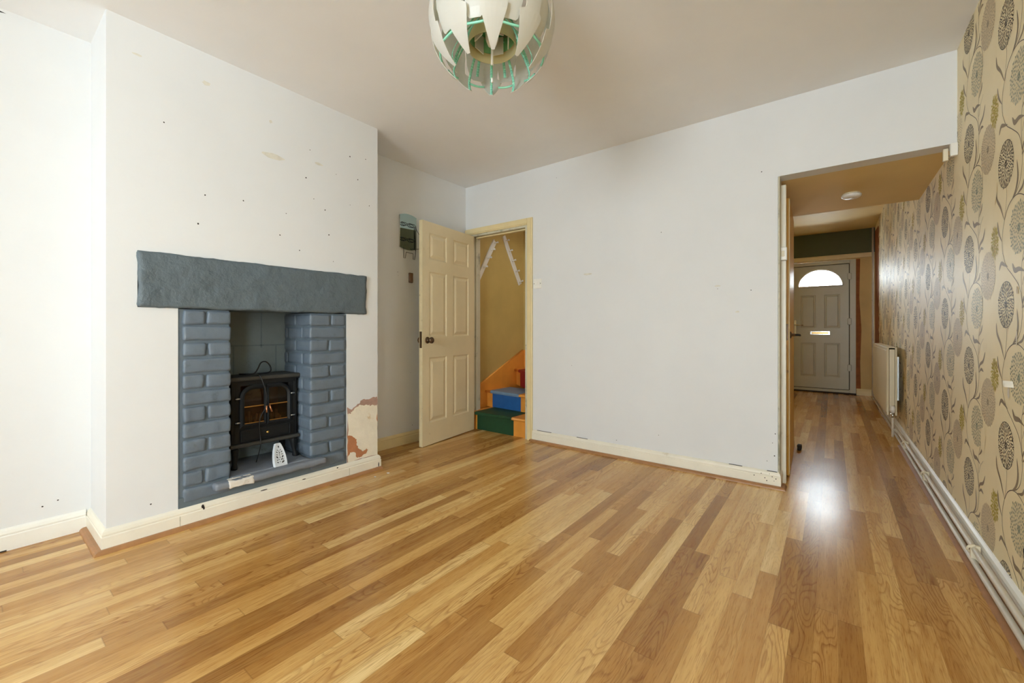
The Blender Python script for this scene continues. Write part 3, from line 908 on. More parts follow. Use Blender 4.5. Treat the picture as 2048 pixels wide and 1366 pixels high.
for cy, cz, s, a in [(0, .112, .0055, 1.57), (-.009, .094, .0035, 2.2), (.008, .094, .0035, .9), (-.001, .087, .003, 1.6), (-.013, .082, .0045, 2.4), (.013, .082, .0045, .7), (.0, .076, .0045, 1.5), (-.014, .068, .004, 2.8), (.014, .068, .004, .3), (-.001, .064, .0035, 1.6), (-.015, .052, .0065, 2.2), (.015, .052, .0065, .9), (0, .050, .0038, 1.6),
                     (-.006, .040, .0035, 2.8), (.008, .038, .0055, .6), (-.017, .036, .004, 1.9), (.019, .035, .0035, 1.2), (-.015, .022, .0048, 2.5), (.012, .021, .007, .7), (-.003, .026, .003, .2), (.023, .024, .003, 1.4)]:
    leafcut(cy, cz, s, a)
b.build('perforated_plate', tr)

# ------------------------------------------------------------------ stair doorway: frame, open door
b = MB()
m = M['gloss_yellow']
# architrave
b.box(-2.205, -2.147, YB - .016, YB, 0, 2.018, m, .004)
b.box(-2.198, -2.160, YB - .021, YB - .014, 0, 2.008, m, .003)
b.box(-2.976, -2.205, YB - .016, YB, 1.958, 2.018, m, .004)
b.box(-2.976, -2.198, YB - .021, YB - .014, 1.968, 2.006, m, .003)
b.box(-2.976, -2.906, YB - .016, YB, 0, 1.958, m, .004)
# lining with stops
b.box(-2.911, -2.887, YB - .004, YB + T, .180, 1.962, M['lining'], .002)
b.box(-2.232, -2.208, YB - .004, YB + T, 0, 1.962, M['lining'], .002)
b.box(-2.887, -2.232, YB - .004, YB + T, 1.938, 1.962, M['lining'], .002)
b.box(-2.887, -2.875, YB + .04, YB + .075, .180, 1.938, M['lining'], .002)
b.box(-2.244, -2.232, YB + .04, YB + .075, .180, 1.938, M['lining'], .002)
b.box(-2.875, -2.244, YB + .04, YB + .075, 1.926, 1.938, M['gloss_yellow'], .002)
struct(b.build('trim_5'), 'cream architrave and lining round the stair doorway', 'door frame')

def panel_door(parent, W, Hh, Tk, rows, cols, mface, medge, face_sides=(1,)):
    """leaf from y=0 (hinge) to y=-W along local -y; thickness along x (0..-Tk); moulded on both faces"""
    b = MB()
    ys = sorted(set([0, W] + [c for cc in cols for c in cc]))
    zs = sorted(set([0, Hh] + [r for rr in rows for r in rr]))
    def isp(y0, y1, z0, z1):
        return any(abs(y0 - c[0]) < 1e-6 and abs(y1 - c[1]) < 1e-6 for c in cols) and any(abs(z0 - r[0]) < 1e-6 and abs(z1 - r[1]) < 1e-6 for r in rows)
    for X, sg in ((0.0, 1), (-Tk, -1)):
        for i in range(len(ys) - 1):
            for j in range(len(zs) - 1):
                y0, y1, z0, z1 = ys[i], ys[i + 1], zs[j], zs[j + 1]
                if not isp(y0, y1, z0, z1):
                    b.face([(X, -y0, z0), (X, -y1, z0), (X, -y1, z1), (X, -y0, z1)], mface)
                else:
                    lv = [(0, 0), (.010, -.007), (.018, -.008), (.040, -.001), (.046, 0)]
                    prev = None
                    for ins, dep in lv:
                        cur = [(X + sg * dep, -(y0 + ins), z0 + ins), (X + sg * dep, -(y1 - ins), z0 + ins), (X + sg * dep, -(y1 - ins), z1 - ins), (X + sg * dep, -(y0 + ins), z1 - ins)]
                        if prev:
                            for q in range(4):
                                b.face([prev[q], prev[(q + 1) % 4], cur[(q + 1) % 4], cur[q]], mface)
                        prev = cur
                    b.face(prev, mface)
    for pts in ([(0, -W, 0), (-Tk, -W, 0), (-Tk, -W, Hh), (0, -W, Hh)], [(0, 0, 0), (-Tk, 0, 0), (-Tk, 0, Hh), (0, 0, Hh)], [(0, 0, Hh), (0, -W, Hh), (-Tk, -W, Hh), (-Tk, 0, Hh)], [(0, 0, 0), (0, -W, 0), (-Tk, -W, 0), (-Tk, 0, 0)]):
        b.face(pts, medge)
    bmesh.ops.remove_doubles(b.bm, verts=b.bm.verts, dist=1e-5)
    return b.build('door_leaf', parent)

d1 = empty('door_1', (-2.846, 3.106, 0.006), math.radians(7.0))
struct(d1, 'open cream six-panel door leading to the stairs', 'door')
leaf = panel_door(d1, 0.752, 1.928, 0.036, [(.190, .755), (.935, 1.500), (1.605, 1.835)], [(.095, .335), (.430, .665)], M['door_paint'], M['door_edge'])
def knob(parent, at, sgn):
    k = MB()
    mt = Matrix.Translation(at) @ Matrix.Rotation(sgn * PI / 2, 4, 'Y')
    k.lathe([(.0, .0), (.029, .0), (.029, .003), (.024, .006), (.013, .009), (.0105, .016), (.0105, .026), (.020, .032), (.0275, .043), (.0275, .052), (.020, .060), (.0, .064)], M['bronze'], 24, mt)
    o = k.build('door_knob', parent); o['label'] = 'worn dark bronze knob'
knob(d1, (0.0, -0.690, .905), 1); knob(d1, (-.036, -0.690, .905), -1)
b = MB(); b.box(-.030, -.006, -.7535, -.7515, .84, .98, M['bronze']); b.build('latch_plate', d1)
for zz in (.2, 1.02, 1.72):
    b = MB(); b.tube([(-.040, .006, zz), (-.040, .006, zz + .09)], .006, M['bronze'], 10); b.box(-.038, -.004, .0, .002, zz, zz + .09, M['bronze']); b.build('hinge', d1)

# ------------------------------------------------------------------ staircase
ss = empty('staircase', (-2.55, 3.2, 0))
tag(ss, 'orange pine winding staircase with painted runners behind the cream door', 'staircase')
def spart(b, name, parent=None):
    o = b.build(name, parent or ss); o.matrix_parent_inverse = Matrix.Translation((2.55, -3.2, 0)); return o
XL0, XR0 = XL + .022, -2.10
def step(yl, yr, z0, z1, yback, ml, run0, run1, mr_riser, mr_top, xl=XL0, xr=XR0):
    """nose line from (xl, yl) to (xr, yr); riser z0..z1"""
    yy = lambda x: yl + (yr - yl) * (x - xl) / (xr - xl)
    root = MB()
    th = .026
    def slab(b, xa, xb, off0, off1, za, zb, m):
        pts = [(xa, yy(xa) + off0), (xb, yy(xb) + off0), (xb, max(yback, yy(xb) + off1)), (xa, max(yback, yy(xa) + off1))]
        b.prism(pts, lambda a, c, d: (a, c, d), za, zb, m)
    # riser board
    b = MB()
    pts = [(xl, yy(xl) + .024), (xr, yy(xr) + .024), (xr, yy(xr) + .044), (xl, yy(xl) + .044)]
    b.prism(pts, lambda a, c, d: (a, c, d), z0, z1 - th, M['pine'])
    rs = spart(b, 'riser')
    b = MB(); slab(b, xl, xr, 0, .3, z1 - th, z1, M['pine'])
    n = 6
    b.tube([(xl, yy(xl) + .003, z1 - th / 2), (xr, yy(xr) + .003, z1 - th / 2)], th / 2, M['pine'], 10)
    td = spart(b, 'tread')
    # runner over tread and riser
    b = MB()
    xa, xb = run0, run1
    pr_ = [(.0225, z0), (.0225, z1 - th), (-.0125, z1 - th - .001), (-.0155, z1 - th / 2), (-.010, z1 + .001), (.004, z1 + .003)]
    for i in range(len(pr_) - 1):
        (o0, h0), (o1, h1) = pr_[i], pr_[i + 1]
        fx = lambda x, t: x
        b.face([(xa, yy(xa) + o0, h0), (xb, yy(xb) + o0, h0), (xb, yy(xb) + o1, h1), (xa, yy(xa) + o1, h1)], mr_riser if i == 0 else mr_top)
    b.face([(xa, yy(xa) + .004, z1 + .003), (xb, yy(xb) + .004, z1 + .003), (xb, yback + .03, z1 + .003), (xa, yback + .03, z1 + .003)], mr_top)
    rn = spart(b, 'runner')
    return rn
r1 = step(3.128, 3.128, 0.0, .178, 3.42, None, -2.845, -2.385, M['green_run'], M['green_run'], -2.9095, -2.2335); r1['label'] = 'dark green painted runner'
r2 = step(3.412, 3.330, .178, .356, 3.70, None, -2.875, -2.475, M['blue_run'], M['blue_top']); r2['label'] = 'blue runner'
r3 = step(3.940, 3.300, .356, .545, 4.13, None, -2.835, -2.40, M['red_run'], M['red_run']); r3['label'] = 'red runner'
b = MB()
b.box(XL + .023, XR0, 4.112, 4.134, .545, .72, M['pine'], .002)
spart(b, 'riser')
# wall string
b = MB()
pts = [(YB + T + .002, 0), (YB + T + .002, .382), (4.10, .752), (4.138, .752), (4.138, 0)]
b.prism(pts, lambda a, c, d: (d, a, c), XL + .001, XL + .020, M['pine'])
b.tube([(XL + .011, YB + T + .004, .384), (XL + .011, 4.10, .754)], .011, M['pine'], 8)
spart(b, 'wall_string')
b = MB(); b.box(XL + .02, -2.30, 4.120, 4.138, .72, .76, M['pine'], .003); spart(b, 'end_string')

def peg_rack(name, p0, p1, label, pegs):
    p0, p1 = Vector(p0), Vector(p1)
    o = empty(name, p0)
    L = (p1 - p0).length
    d = (p1 - p0).normalized()
    up = Vector((1, 0, 0)); s = d.cross(up).normalized()
    R = Matrix((up, s, d)).transposed().to_4x4()
    o.rotation_euler = R.to_euler()
    b = MB(); b.box(0, .012, -.030, .030, 0, L, M['plastic'], .003)
    b.box(.012, .022, -.030, -.026, .01, L, M['plastic'], .001)
    b.build('board', o)
    for t in pegs:
        g = MB(); g.tube([(.010, 0, t * L), (.055, 0.004, t * L + .004)], [.006, .007], M['plastic'], 8); g.tube([(.052, 0.004, t * L + .004), (.060, .004, t * L + .006)], .011, M['plastic'], 8)
        g.build('peg', o)
    tag(o, label, 'peg rack', 'peg racks on the stair wall')
peg_rack('peg_rack', (XL + .001, 3.31, 1.545), (XL + .001, 3.585, 1.985), 'white slanting peg strip on yellow stair wall, nearer one leaning right', [.30, .54, .76, .95])
peg_rack('peg_rack', (XL + .001, 4.06, 1.545), (XL + .001, 3.74, 2.07), 'white slanting peg strip on yellow stair wall, farther one leaning left', [.06, .28, .50, .70, .90])

# ------------------------------------------------------------------ fittings on walls
def plate(name, loc, rz, label, kind):
    o = empty(name, loc, rz)
    b = MB(); b.box(-.044, .044, -.009, 0, -.043, .043, M['plastic'], .004, 3); b.build('face_plate', o)
    for x in (-.014, .014):
        r = MB(); r.box(x - .0095, x + .0095, -.013, -.008, -.014, .014, M['plastic'], .0025, 2); r.build('rocker', o)
    for x in (-.034, .034):
        s = MB(); s.lathe([(0, .0), (.0038, .0), (.0038, .0012), (0, .0014)], M['upvc_seal'], 10, Matrix.Translation((x, -.009, 0)) @ Matrix.Rotation(PI / 2, 4, 'X')); s.build('screw', o)
    tag(o, label, 'light switch')
plate('light_switch', (-2.095, YB, 1.414), 0, 'white double light switch right of the stair doorway', 'switch')

# mirror with wire rack
mr = empty('wall_mirror', (XL, 2.38, 1.86))
tag(mr, 'small bowed-top mirror with black wire rack in the far alcove', 'mirror')
def mirror_outline(w, h, bow, n=9):
    pts = []
    for i in range(n):
        t = -1 + 2 * i / (n - 1)
        pts.append((t * w, -h - bow * (1 - t * t)))
    for i in range(n):
        t = 1 - 2 * i / (n - 1)
        pts.append((t * w, h + bow * (1 - t * t)))
    return pts
b = MB(); b.prism(mirror_outline(.090, .140, .018), lambda a, c, d: (d, a, c), .013, .019, M['mirror']); b.build('mirror_glass', mr)
b = MB(); b.prism(mirror_outline(.088, .138, .018), lambda a, c, d: (d, a, c), .0, .0125, M['chrome']); b.build('backing', mr)
b = MB(); b.tube([(.016, -.091, -.138), (.016, -.091, .138)], .0035, M['chrome'], 8); b.build('edge_strip', mr)
b = MB()
def W(pts, closed=False): b.tube([(x, y, z) for x, y, z in pts], .0026, M['wire'], 6, closed=closed)
for zz in (.070, -.062):
    for s in (0, 1):
        y0, y1 = (-.085, -.020) if s == 0 else (-.005, .075)
        W([(.030, y0, zz + .004), (.030, y1 - .02, zz + .004), (.030, y1, zz - .008), (.030, y1 - .02, zz - .020), (.030, y0 + .02, zz - .020), (.030, y0, zz - .008)], True)
W([(.030, .072, .060), (.034, .078, .030), (.060, .105, -.035), (.062, .108, -.135), (.045, .060, -.145), (.030, .030, -.142)])
W([(.030, .072, .060), (.030, .073, -.150), (.030, .070, -.190), (.032, .058, -.236), (.032, .042, -.236), (.032, .040, -.186), (.032, -.035, -.182), (.032, -.045, -.236), (.032, -.060, -.236), (.032, -.062, -.150)])
W([(.020, -.062, -.150), (.032, -.062, -.150)]); W([(.020, .073, -.150), (.032, .073, -.150)])
b.build('wire_rack', mr)
b = MB(); b.lump((XL + .009, 2.415, 1.462), (.018, .040, .088), M['brown_block'], .008, .004, .001, 30, 2)
tag(b.build('wall_block'), 'small brown block stuck on the alcove wall below the mirror', 'wall block')

# ------------------------------------------------------------------ passage: jamb, door edge-on, fittings
b = MB()
b.box(-.268, -.236, YB + .118, YB + .150, 0, 1.945, M['gloss'], .004)
b.box(-.2705, -.262, YB + .006, YB + .118, 0, ZS, M['lining'], .002)
b.box(-.2700, -.240, YB + .150, YB + .20, 0, 1.95, M['ochre'], .002)
struct(b.build('trim_6'), 'white door lining board at the left of the passage opening', 'trim')

d2 = empty('door_2', (-.2495, 4.165, .010), math.radians(-178.35))
d2.rotation_euler = (0, 0, math.radians(1.65))
struct(d2, 'ochre passage door standing open, seen edge-on', 'door')
b = MB()
b.box(-.030, 0, -.762, 0, 0, 1.885, M['ochre'], .003)
b.box(-.005, .0012, -.7635, -.752, 0.01, 1.88, M['gloss_yellow'], .002)
b.build('door_leaf', d2)
b = MB(); b.box(-.026, -.008, -.7645, -.7615, .92, 1.03, M['bronze']); b.build('latch_plate', d2)
b = MB()
b.lathe([(0, 0), (.024, 0), (.022, .007), (.010, .010), (.009, .030), (.0, .032)], M['bronze'], 18, Matrix.Translation((0, -.700, .955)) @ Matrix.Rotation(PI / 2, 4, 'Y'))
b.tube([(.026, -.700, .955), (.046, -.700, .955), (.054, -.685, .954), (.055, -.60, .950)], [.0075, .0075, .0075, .006], M['iron'], 10)
b.build('lever_handle', d2)
lw = empty('surface_switch', (-.236, YB + .132, 1.492))
b = MB(); b.box(-.028, .007, -.050, -.014, -.042, .042, M['plastic'], .004); b.build('pattress', lw)
b = MB(); b.box(-.024, -.006, -.054, -.048, -.018, .018, M['plastic_old'], .002); b.build('rocker', lw)
tag(lw, 'cream surface box switch on the passage door lining', 'switch')
b = MB(); b.lump((-.215, 4.235, .022), (.030, .070, .044), M['grime'], .012, .008, .004, 40, 3)
tag(b.build('door_wedge'), 'dark lump on the floor at the foot of the passage door', 'door wedge')

# smoke alarm
sa = empty('smoke_alarm', (.110, 3.83, ZS))
tag(sa, 'round white smoke alarm on the low passage ceiling', 'smoke alarm')
b = MB(); b.lathe([(0, 0), (.050, 0), (.050, -.010), (0, -.010)], M['plastic_old'], 28); b.build('mounting_base', sa)
b = MB(); b.lathe([(0, -.0105), (.056, -.0105), (.058, -.016), (.055, -.026), (.040, -.034), (0, -.036)], M['plastic'], 32); b.lathe([(0, -.036), (.007, -.036), (.007, -.0375), (0, -.038)], M['steel'], 12); b.build('cover', sa)

# alarm contact box in the corner of the opening
se = empty('alarm_sensor', (.500, YB - .001, 1.945))
tag(se, 'little white sensor box at the right end of the opening head', 'sensor')
b = MB(); b.box(-.012, .016, -.026, 0, -.045, .020, M['plastic'], .003); b.build('housing', se)
b = MB(); b.box(-.034, -.014, .004, .026, -.058, .006, M['plastic_old'], .003); b.build('magnet', se)

# ------------------------------------------------------------------ front door
d3 = empty('door_3', (-.152, YF + .05, .06))
struct(d3, 'white panelled front door with half-round fanlight', 'door')
# frame
b = MB()
fw = .072
b.box(-.448, -.448 + fw, -.05, .03, -.06, 2.03, M['upvc'], .006); b.box(.372, .449, -.05, .03, -.06, 2.03, M['upvc'], .006)
b.box(-.376, .372, -.05, .03, 1.975, 2.03, M['upvc'], .006); b.box(-.376, .372, -.05, .03, -.06, .0, M['upvc'], .006)
b.box(-.376, -.366, -.02, .02, 0, 1.975, M['upvc_seal']); b.box(.362, .372, -.02, .02, 0, 1.975, M['upvc_seal'])
b.box(-.366, .362, -.02, .02, 1.966, 1.975, M['upvc_seal']); b.box(-.366, .362, -.02, .02, 0, .010, M['upvc_seal'])
b.build('door_frame', d3)
# leaf with fan-shaped hole
b = MB()
lx0, lx1, lz0, lz1 = -.366, .362, .010, 1.966
fc, fz, fa, fh = 0.0, 1.640, .287, .262
N = 24
arc = [(fc + fa * math.cos(PI * i / N), fz + fh * math.sin(PI * i / N)) for i in range(N + 1)]
def leaf_face(y, flip):
    # below the fan
    rows = [(.19, .73), (.97, 1.50)]; cols = [(-.255, -.055), (.055, .255)]
    xs = sorted([lx0, lx1] + [c for q in cols for c in q]); zs = sorted([lz0, fz] + [c for q in rows for c in q])
    for i in range(len(xs) - 1):
        for j in range(len(zs) - 1):
            x0, x1, z0, z1 = xs[i], xs[i + 1], zs[j], zs[j + 1]
            isp = (x0, x1) in cols and (z0, z1) in rows
            if not isp:
                b.face([(x0, y, z0), (x1, y, z0), (x1, y, z1), (x0, y, z1)], M['upvc'])
            else:
                prev = None
                for ins, dep in [(0, 0), (.010, .008), (.018, .008), (.030, .001), (.034, 0)]:
                    yy = y + (dep if not flip else -dep)
                    cur = [(x0 + ins, yy, z0 + ins), (x1 - ins, yy, z0 + ins), (x1 - ins, yy, z1 - ins), (x0 + ins, yy, z1 - ins)]
                    if prev:
                        for q in range(4): b.face([prev[q], prev[(q + 1) % 4], cur[(q + 1) % 4], cur[q]], M['upvc'])
                    prev = cur
                b.face(prev, M['upvc'])
    b.face([(lx0, y, fz), (arc[-1][0], y, fz), (arc[-1][0], y, lz1), (lx0, y, lz1)], M['upvc'])
    b.face([(arc[0][0], y, fz), (lx1, y, fz), (lx1, y, lz1), (arc[0][0], y, lz1)], M['upvc'])
    for i in range(N):
        (xa, za), (xb, zb) = arc[i], arc[i + 1]
        b.face([(xa, y, za), (xa, y, lz1), (xb, y, lz1), (xb, y, zb)], M['upvc'])
leaf_face(-.025, False); leaf_face(.020, True)
for (xa, za), (xb, zb) in list(zip(arc, arc[1:])) + [(arc[-1], arc[0])]:
    b.face([(xa, -.025, za), (xb, -.025, zb), (xb, .020, zb), (xa, .020, za)], M['upvc'])
for p in ([(lx0, lz0), (lx1, lz0)], [(lx1, lz0), (lx1, lz1)], [(lx1, lz1), (lx0, lz1)], [(lx0, lz1), (lx0, lz0)]):
    b.face([(p[0][0], -.025, p[0][1]), (p[1][0], -.025, p[1][1]), (p[1][0], .02, p[1][1]), (p[0][0], .02, p[0][1])], M['upvc'])
lf = b.build('door_leaf', d3)
b = MB()
ring = [(fc + (fa + .004) * math.cos(PI * i / N), fz + (fh + .004) * math.sin(PI * i / N)) for i in range(N + 1)]
b.tube([(x, -.027, z) for x, z in ring], .011, M['plastic'], 8); b.tube([(ring[0][0], -.027, fz - .002), (ring[-1][0], -.027, fz - .002)], .011, M['plastic'], 8)
b.build('fanlight_frame', d3)
b = MB(); b.prism(arc, lambda a, c, d: (a, d, c), -.006, .002, M['glass']); b.build('fanlight_glass', d3)
b = MB(); b.box(-.130, .130, -.036, -.0255, .862, .918, M['chrome'], .004); b.box(-.108, .108, -.041, -.035, .874, .906, M['brass'], .004); b.build('letterbox', d3)
b = MB()
b.box(-.345, -.313, -.036, -.0255, .86, 1.10, M['chrome'], .004)
b.tube([(-.329, -.034, 1.02), (-.329, -.07, 1.02), (-.315, -.078, 1.02), (-.22, -.078, 1.015)], .009, M['chrome'], 10)
b.build('lever_handle', d3)
for zz in (.30, 1.02, 1.72):
    b = MB(); b.box(.345, .395, -.062, -.024, zz, zz + .10, M['upvc'], .008); b.build('hinge', d3)
# door sill debris
b = MB(); b.box(-.60, .30, YF - .02, YF + .02, 0.0, .022, M['grime'], .004)
struct(b.build('trim_7'), 'dirty dark threshold under the front door', 'trim')
b = MB(); b.tube([(.490, YF - .035, 0.0), (.490, YF - .035, HF)], .013, M['pipe'], 12)
tag(b.build('riser_pipe'), 'thin white vertical pipe in the far right corner', 'pipe')

# ------------------------------------------------------------------ radiator and pipes
RY0, RY1, RZ0, RZ1 = 5.16, 6.75, .215, .840
rd = empty('radiator', (.45, (RY0 + RY1) / 2, RZ0))
tag(rd, 'cream double panel radiator on the papered wall past the passage', 'radiator')
def rpart(b, name, lab=None):
    o = b.build(name, rd); o.matrix_parent_inverse = Matrix.Translation((-.45, -(RY0 + RY1) / 2, -RZ0))
    if lab: o['label'] = lab
    return o
b = MB(); b.box(.402, .418, RY0, RY1, RZ0, RZ1, M['radiator'], .006, 3)
b.box(.399, .403, RY0 + .012, RY1 - .012, RZ0 + .03, RZ1 - .03, M['radiator'], .002)
rpart(b, 'front_panel')
b = MB(); b.box(.458, .474, RY0 + .004, RY1, RZ0, RZ1, M['radiator'], .006, 3); rpart(b, 'rear_panel')
b = MB(); b.box(.418, .458, RY0 + .01, RY1 - .01, RZ1 - .006, RZ1, M['radiator']); rpart(b, 'top_grille')
b = MB(); b.box(.420, .456, RY0 + .002, RY0 + .006, RZ0 + .04, RZ1 - .02, M['radiator']); rpart(b, 'end_cover')
b = MB()
b.tube([(.438, RY0 + .01, RZ0 + .03), (.438, RY0 - .045, RZ0 + .03), (.438, RY0 - .05, .03)], .009, M['pipe'], 10)
b.lathe([(0, .0), (.016, .0), (.019, .03), (.017, .055), (.012, .062), (0, .064)], M['plastic'], 16, Matrix.Translation((.438, RY0 - .048, RZ0 + .035)))
b.lathe([(0, -.02), (.014, -.02), (.014, .02), (0, .02)], M['steel'], 6, Matrix.Translation((.438, RY0 - .048, RZ0 + .01)))
rpart(b, 'valve', 'white valve head')
for yy in (5.5, 6.4):
    b = MB(); b.box(.474, XR - .001, yy - .02, yy + .02, RZ0 + .1, RZ1 - .1, M['steel'], .002); rpart(b, 'bracket')

def pipe(name, pts, r, label):
    b = MB(); b.tube(pts, r, M['pipe'], 14)
    o = b.build(name); tag(o, label, 'pipe', 'heating pipes along the skirting'); return o
pipe('heating_pipe', [(.478, GY1 + .08, .078), (.478, 2.0, .077), (.477, 3.7, .074), (.478, 5.06, .072), (.470, 5.098, .078), (.446, 5.103, .105)], .0105, 'upper white heating pipe running along the right skirting')
pipe('heating_pipe', [(.474, GY1 + .08, .030), (.474, 2.0, .029), (.472, 3.2, .026), (.474, 5.2, .024), (.474, 7.9, .024)], .0105, 'lower scuffed heating pipe just above the floor on the right')
def clip(y, label):
    o = empty('pipe_clip', (.476, y, .050))
    b = MB()
    b.box(-.010, .020, -.009, .009, -.030, .041, M['plastic_old'], .003)
    b.tube([(.004, -.010, .044), (-.016, -.006, .034), (-.018, .006, .018), (-.006, .010, .006)], .005, M['plastic_old'], 8)
    b.build('saddle', o)
    tag(o, label, 'pipe clip', 'pipe clips on the right skirting')
clip(2.59, 'aged pipe clip nearest the viewer on the right skirting')
clip(3.75, 'aged pipe clip on the skirting just inside the passage')
clip(4.66, 'aged pipe clip on the skirting nearest the radiator')

# paint flakes on the floor
def flake(x, y, s, label):
    b = MB()
    pts = [(x + s * random.uniform(.6, 1.1) * math.cos(2 * PI * i / 7), y + s * random.uniform(.5, 1) * math.sin(2 * PI * i / 7)) for i in range(7)]
    b.prism(pts, lambda a, c, d: (a, c, d), .0005, .003, M['chip'])
    tag(b.build('paint_flake'), label, 'paint flake', 'paint flakes by the chimney skirting')
flake(-2.46, 1.80, .012, 'larger white paint flake on floor by the chimney corner')
flake(-2.47, 1.70, .009, 'smaller white paint flake on floor by the chimney corner')

# ------------------------------------------------------------------ pendant lamp
LC = Vector((-1.037, 1.233, 2.172))
pl = empty('pendant_lamp', LC)
tag(pl, 'globe pendant lamp of open white petals with mint green ribs', 'ceiling lamp')
R0 = .240
az0 = math.atan2(-LC.y, -LC.x)             # towards the viewer's corner of the room
def petal_mesh(prof, R, thick=.0022, n=5):
    """prof: (latitude deg, half width left, half width right) -> curved plate facing +x"""
    b = MB()
    rows = []
    for lat, hl, hr in prof:
        ph = math.radians(lat)
        rc = max(.02, R * math.cos(ph))
        row_o, row_i = [], []
        for i in range(n + 1):
            t = i / n
            w = -hr + (hl + hr) * t
            a = w / rc
            row_o.append(b.bm.verts.new((rc * math.cos(a), rc * math.sin(a), R * math.sin(ph))))
            k = (R - thick) / R
            row_i.append(b.bm.verts.new((rc * k * math.cos(a), rc * k * math.sin(a), R * k * math.sin(ph))))
        rows.append((row_o, row_i))
    fs = []
    for (o0, i0), (o1, i1) in zip(rows, rows[1:]):
        for q in range(n):
            fs.append(b.bm.faces.new((o0[q], o0[q + 1], o1[q + 1], o1[q])))
            fs.append(b.bm.faces.new((i0[q], i1[q], i1[q + 1], i0[q + 1])))
        fs.append(b.bm.faces.new((o0[0], o1[0], i1[0], i0[0]))); fs.append(b.bm.faces.new((o0[n], i0[n], i1[n], o1[n])))
    for (o, i_) in (rows[0], rows[-1]):
        for q in range(n): fs.append(b.bm.faces.new((o[q], i_[q], i_[q + 1], o[q + 1])))
    b.take(fs, M['petal'], False)
    return b
def fine(prof, k=3):
    out = []
    for a, c in zip(prof, prof[1:]):
        for s in range(k):
            t = s / k
            out.append(tuple(a[q] + (c[q] - a[q]) * t for q in range(3)))
    out.append(prof[-1]); return out
PA = fine([(-53, .006, .006), (-44, .018, .018), (-24, .046, .046), (-21, .048, .048), (-19, .048, .028), (-17.5, .034, .026), (0, .040, .034), (8, .030, .030), (20, .012, .012)])
PB = fine([(-30, .018, .022), (-28, .026, .028), (-10, .040, .034), (-6, .040, .040), (12, .045, .045), (22, .036, .036), (34, .014, .014)])
PC = fine([(24, .030, .030), (40, .040, .040), (58, .018, .018), (72, .006, .006)])
NP = 10
def ring_of(prof, R, off, name):
    first = petal_mesh(prof, R).build(name, pl)
    for i in range(NP):
        o = first if i == 0 else first.copy()
        if i: C.objects.link(o); o.parent = pl
        o.rotation_euler = (0, 0, az0 + off + 2 * PI * i / NP)
ring_of(PA, R0, 0.02, 'petal')
ring_of(PB, R0 - .016, PI / NP + 0.02, 'petal')
ring_of(PC, R0 - .004, 0.02, 'petal')
def strip(b, pts, w, m, th=.0022):
    pts = [Vector(p) for p in smooth([Vector(p) for p in pts], 5)]
    for i in range(len(pts) - 1):
        p, q = pts[i], pts[i + 1]
        d = (q - p).normalized(); nrm = Vector((0, 1, 0))
        t = d.cross(nrm).normalized() * th / 2
        c = [p + nrm * w / 2 + t, p - nrm * w / 2 + t, p - nrm * w / 2 - t, p + nrm * w / 2 - t]
        e = [x + (q - p) for x in c]
        V = [b.bm.verts.new(x) for x in c + e]
        fs = [b.bm.faces.new((V[0], V[1], V[5], V[4])), b.bm.faces.new((V[1], V[2], V[6], V[5])), b.bm.faces.new((V[2], V[3], V[7], V[6])), b.bm.faces.new((V[3], V[0], V[4], V[7])), b.bm.faces.new(V[0:4][::-1]), b.bm.faces.new(V[4:8])]
        b.take(fs, m, True)
def radial(pts, w, m, name, off):
    b = MB(); strip(b, pts, w, m)
    f = b.build(name, pl)
    for i in range(NP):
        o = f if i == 0 else f.copy()
        if i: C.objects.link(o); o.parent = pl
        o.rotation_euler = (0, 0, az0 + off + 2 * PI * i / NP)
radial([(.150, 0, -.184), (.156, 0, -.150), (.138, 0, -.105), (.110, 0, -.060), (.078, 0, -.020)], .010, M['mint'], 'rib', 0.02)
radial([(.192, 0, -.092), (.172, 0, -.050), (.140, 0, -.015), (.095, 0, .0), (.060, 0, .02)], .011, M['mint'], 'rib', PI / NP + .02)
# links between neighbouring petals
b = MB()
lat = math.radians(-33); rr = (R0 - .006) * math.cos(lat); zz = (R0 - .006) * math.sin(lat)
arcp = [(rr * math.cos(a), rr * math.sin(a), zz - .004 * math.sin((a + .2) * PI / .4)) for a in [(-.16 + .32 * i / 8) for i in range(9)]]
b.tube(arcp, .0042, M['mint'], 8)
lk = b.build('link', pl)
for i in range(NP):
    o = lk if i == 0 else lk.copy()
    if i: C.objects.link(o); o.parent = pl
    o.rotation_euler = (0, 0, az0 + PI / NP + .02 + 2 * PI * i / NP)
# mint core, diffuser cup, bulb holder, pull cord, flex
b = MB(); b.lathe([(.040, .10), (.058, .06), (.082, .0), (.088, -.055), (.084, -.055), (.078, 0), (.054, .06), (.036, .10)], M['mint_deep'], 30, closed=True); b.build('core', pl)
b = MB(); b.lathe([(.080, .0), (.090, -.045), (.094, -.092), (.091, -.092), (.087, -.045), (.077, .0)], M['olive'], 36, closed=True); b.build('diffuser', pl)
b = MB()
for i in range(5):
    a = az0 + i * 2 * PI / 5 + .3
    b.box(.060, .064, -.026, .026, -.078, -.010, M['petal'], .001, mat=Matrix.Rotation(a, 4, 'Z'))
b.build('reflector', pl)
b = MB(); b.lathe([(.0, -.082), (.016, -.080), (.024, -.060), (.026, -.035), (.020, -.010), (.018, .03), (.0, .03)], M['plastic'], 20); b.lathe([(.019, .03), (.022, .03), (.022, .24), (.019, .24)], M['plastic'], 16); b.build('bulb_holder', pl)
b = MB(); b.tube([(0, 0, -.080), (0, 0, -.090), (0, 0, -.155)], .0048, M['plastic'], 10); b.tube([(0, 0, -.155), (0, 0, -.212)], .0014, M['mint_deep'], 6); b.tube([(0, 0, -.206), (0, 0, -.222)], .004, M['plastic'], 8); b.build('pull_cord', pl)
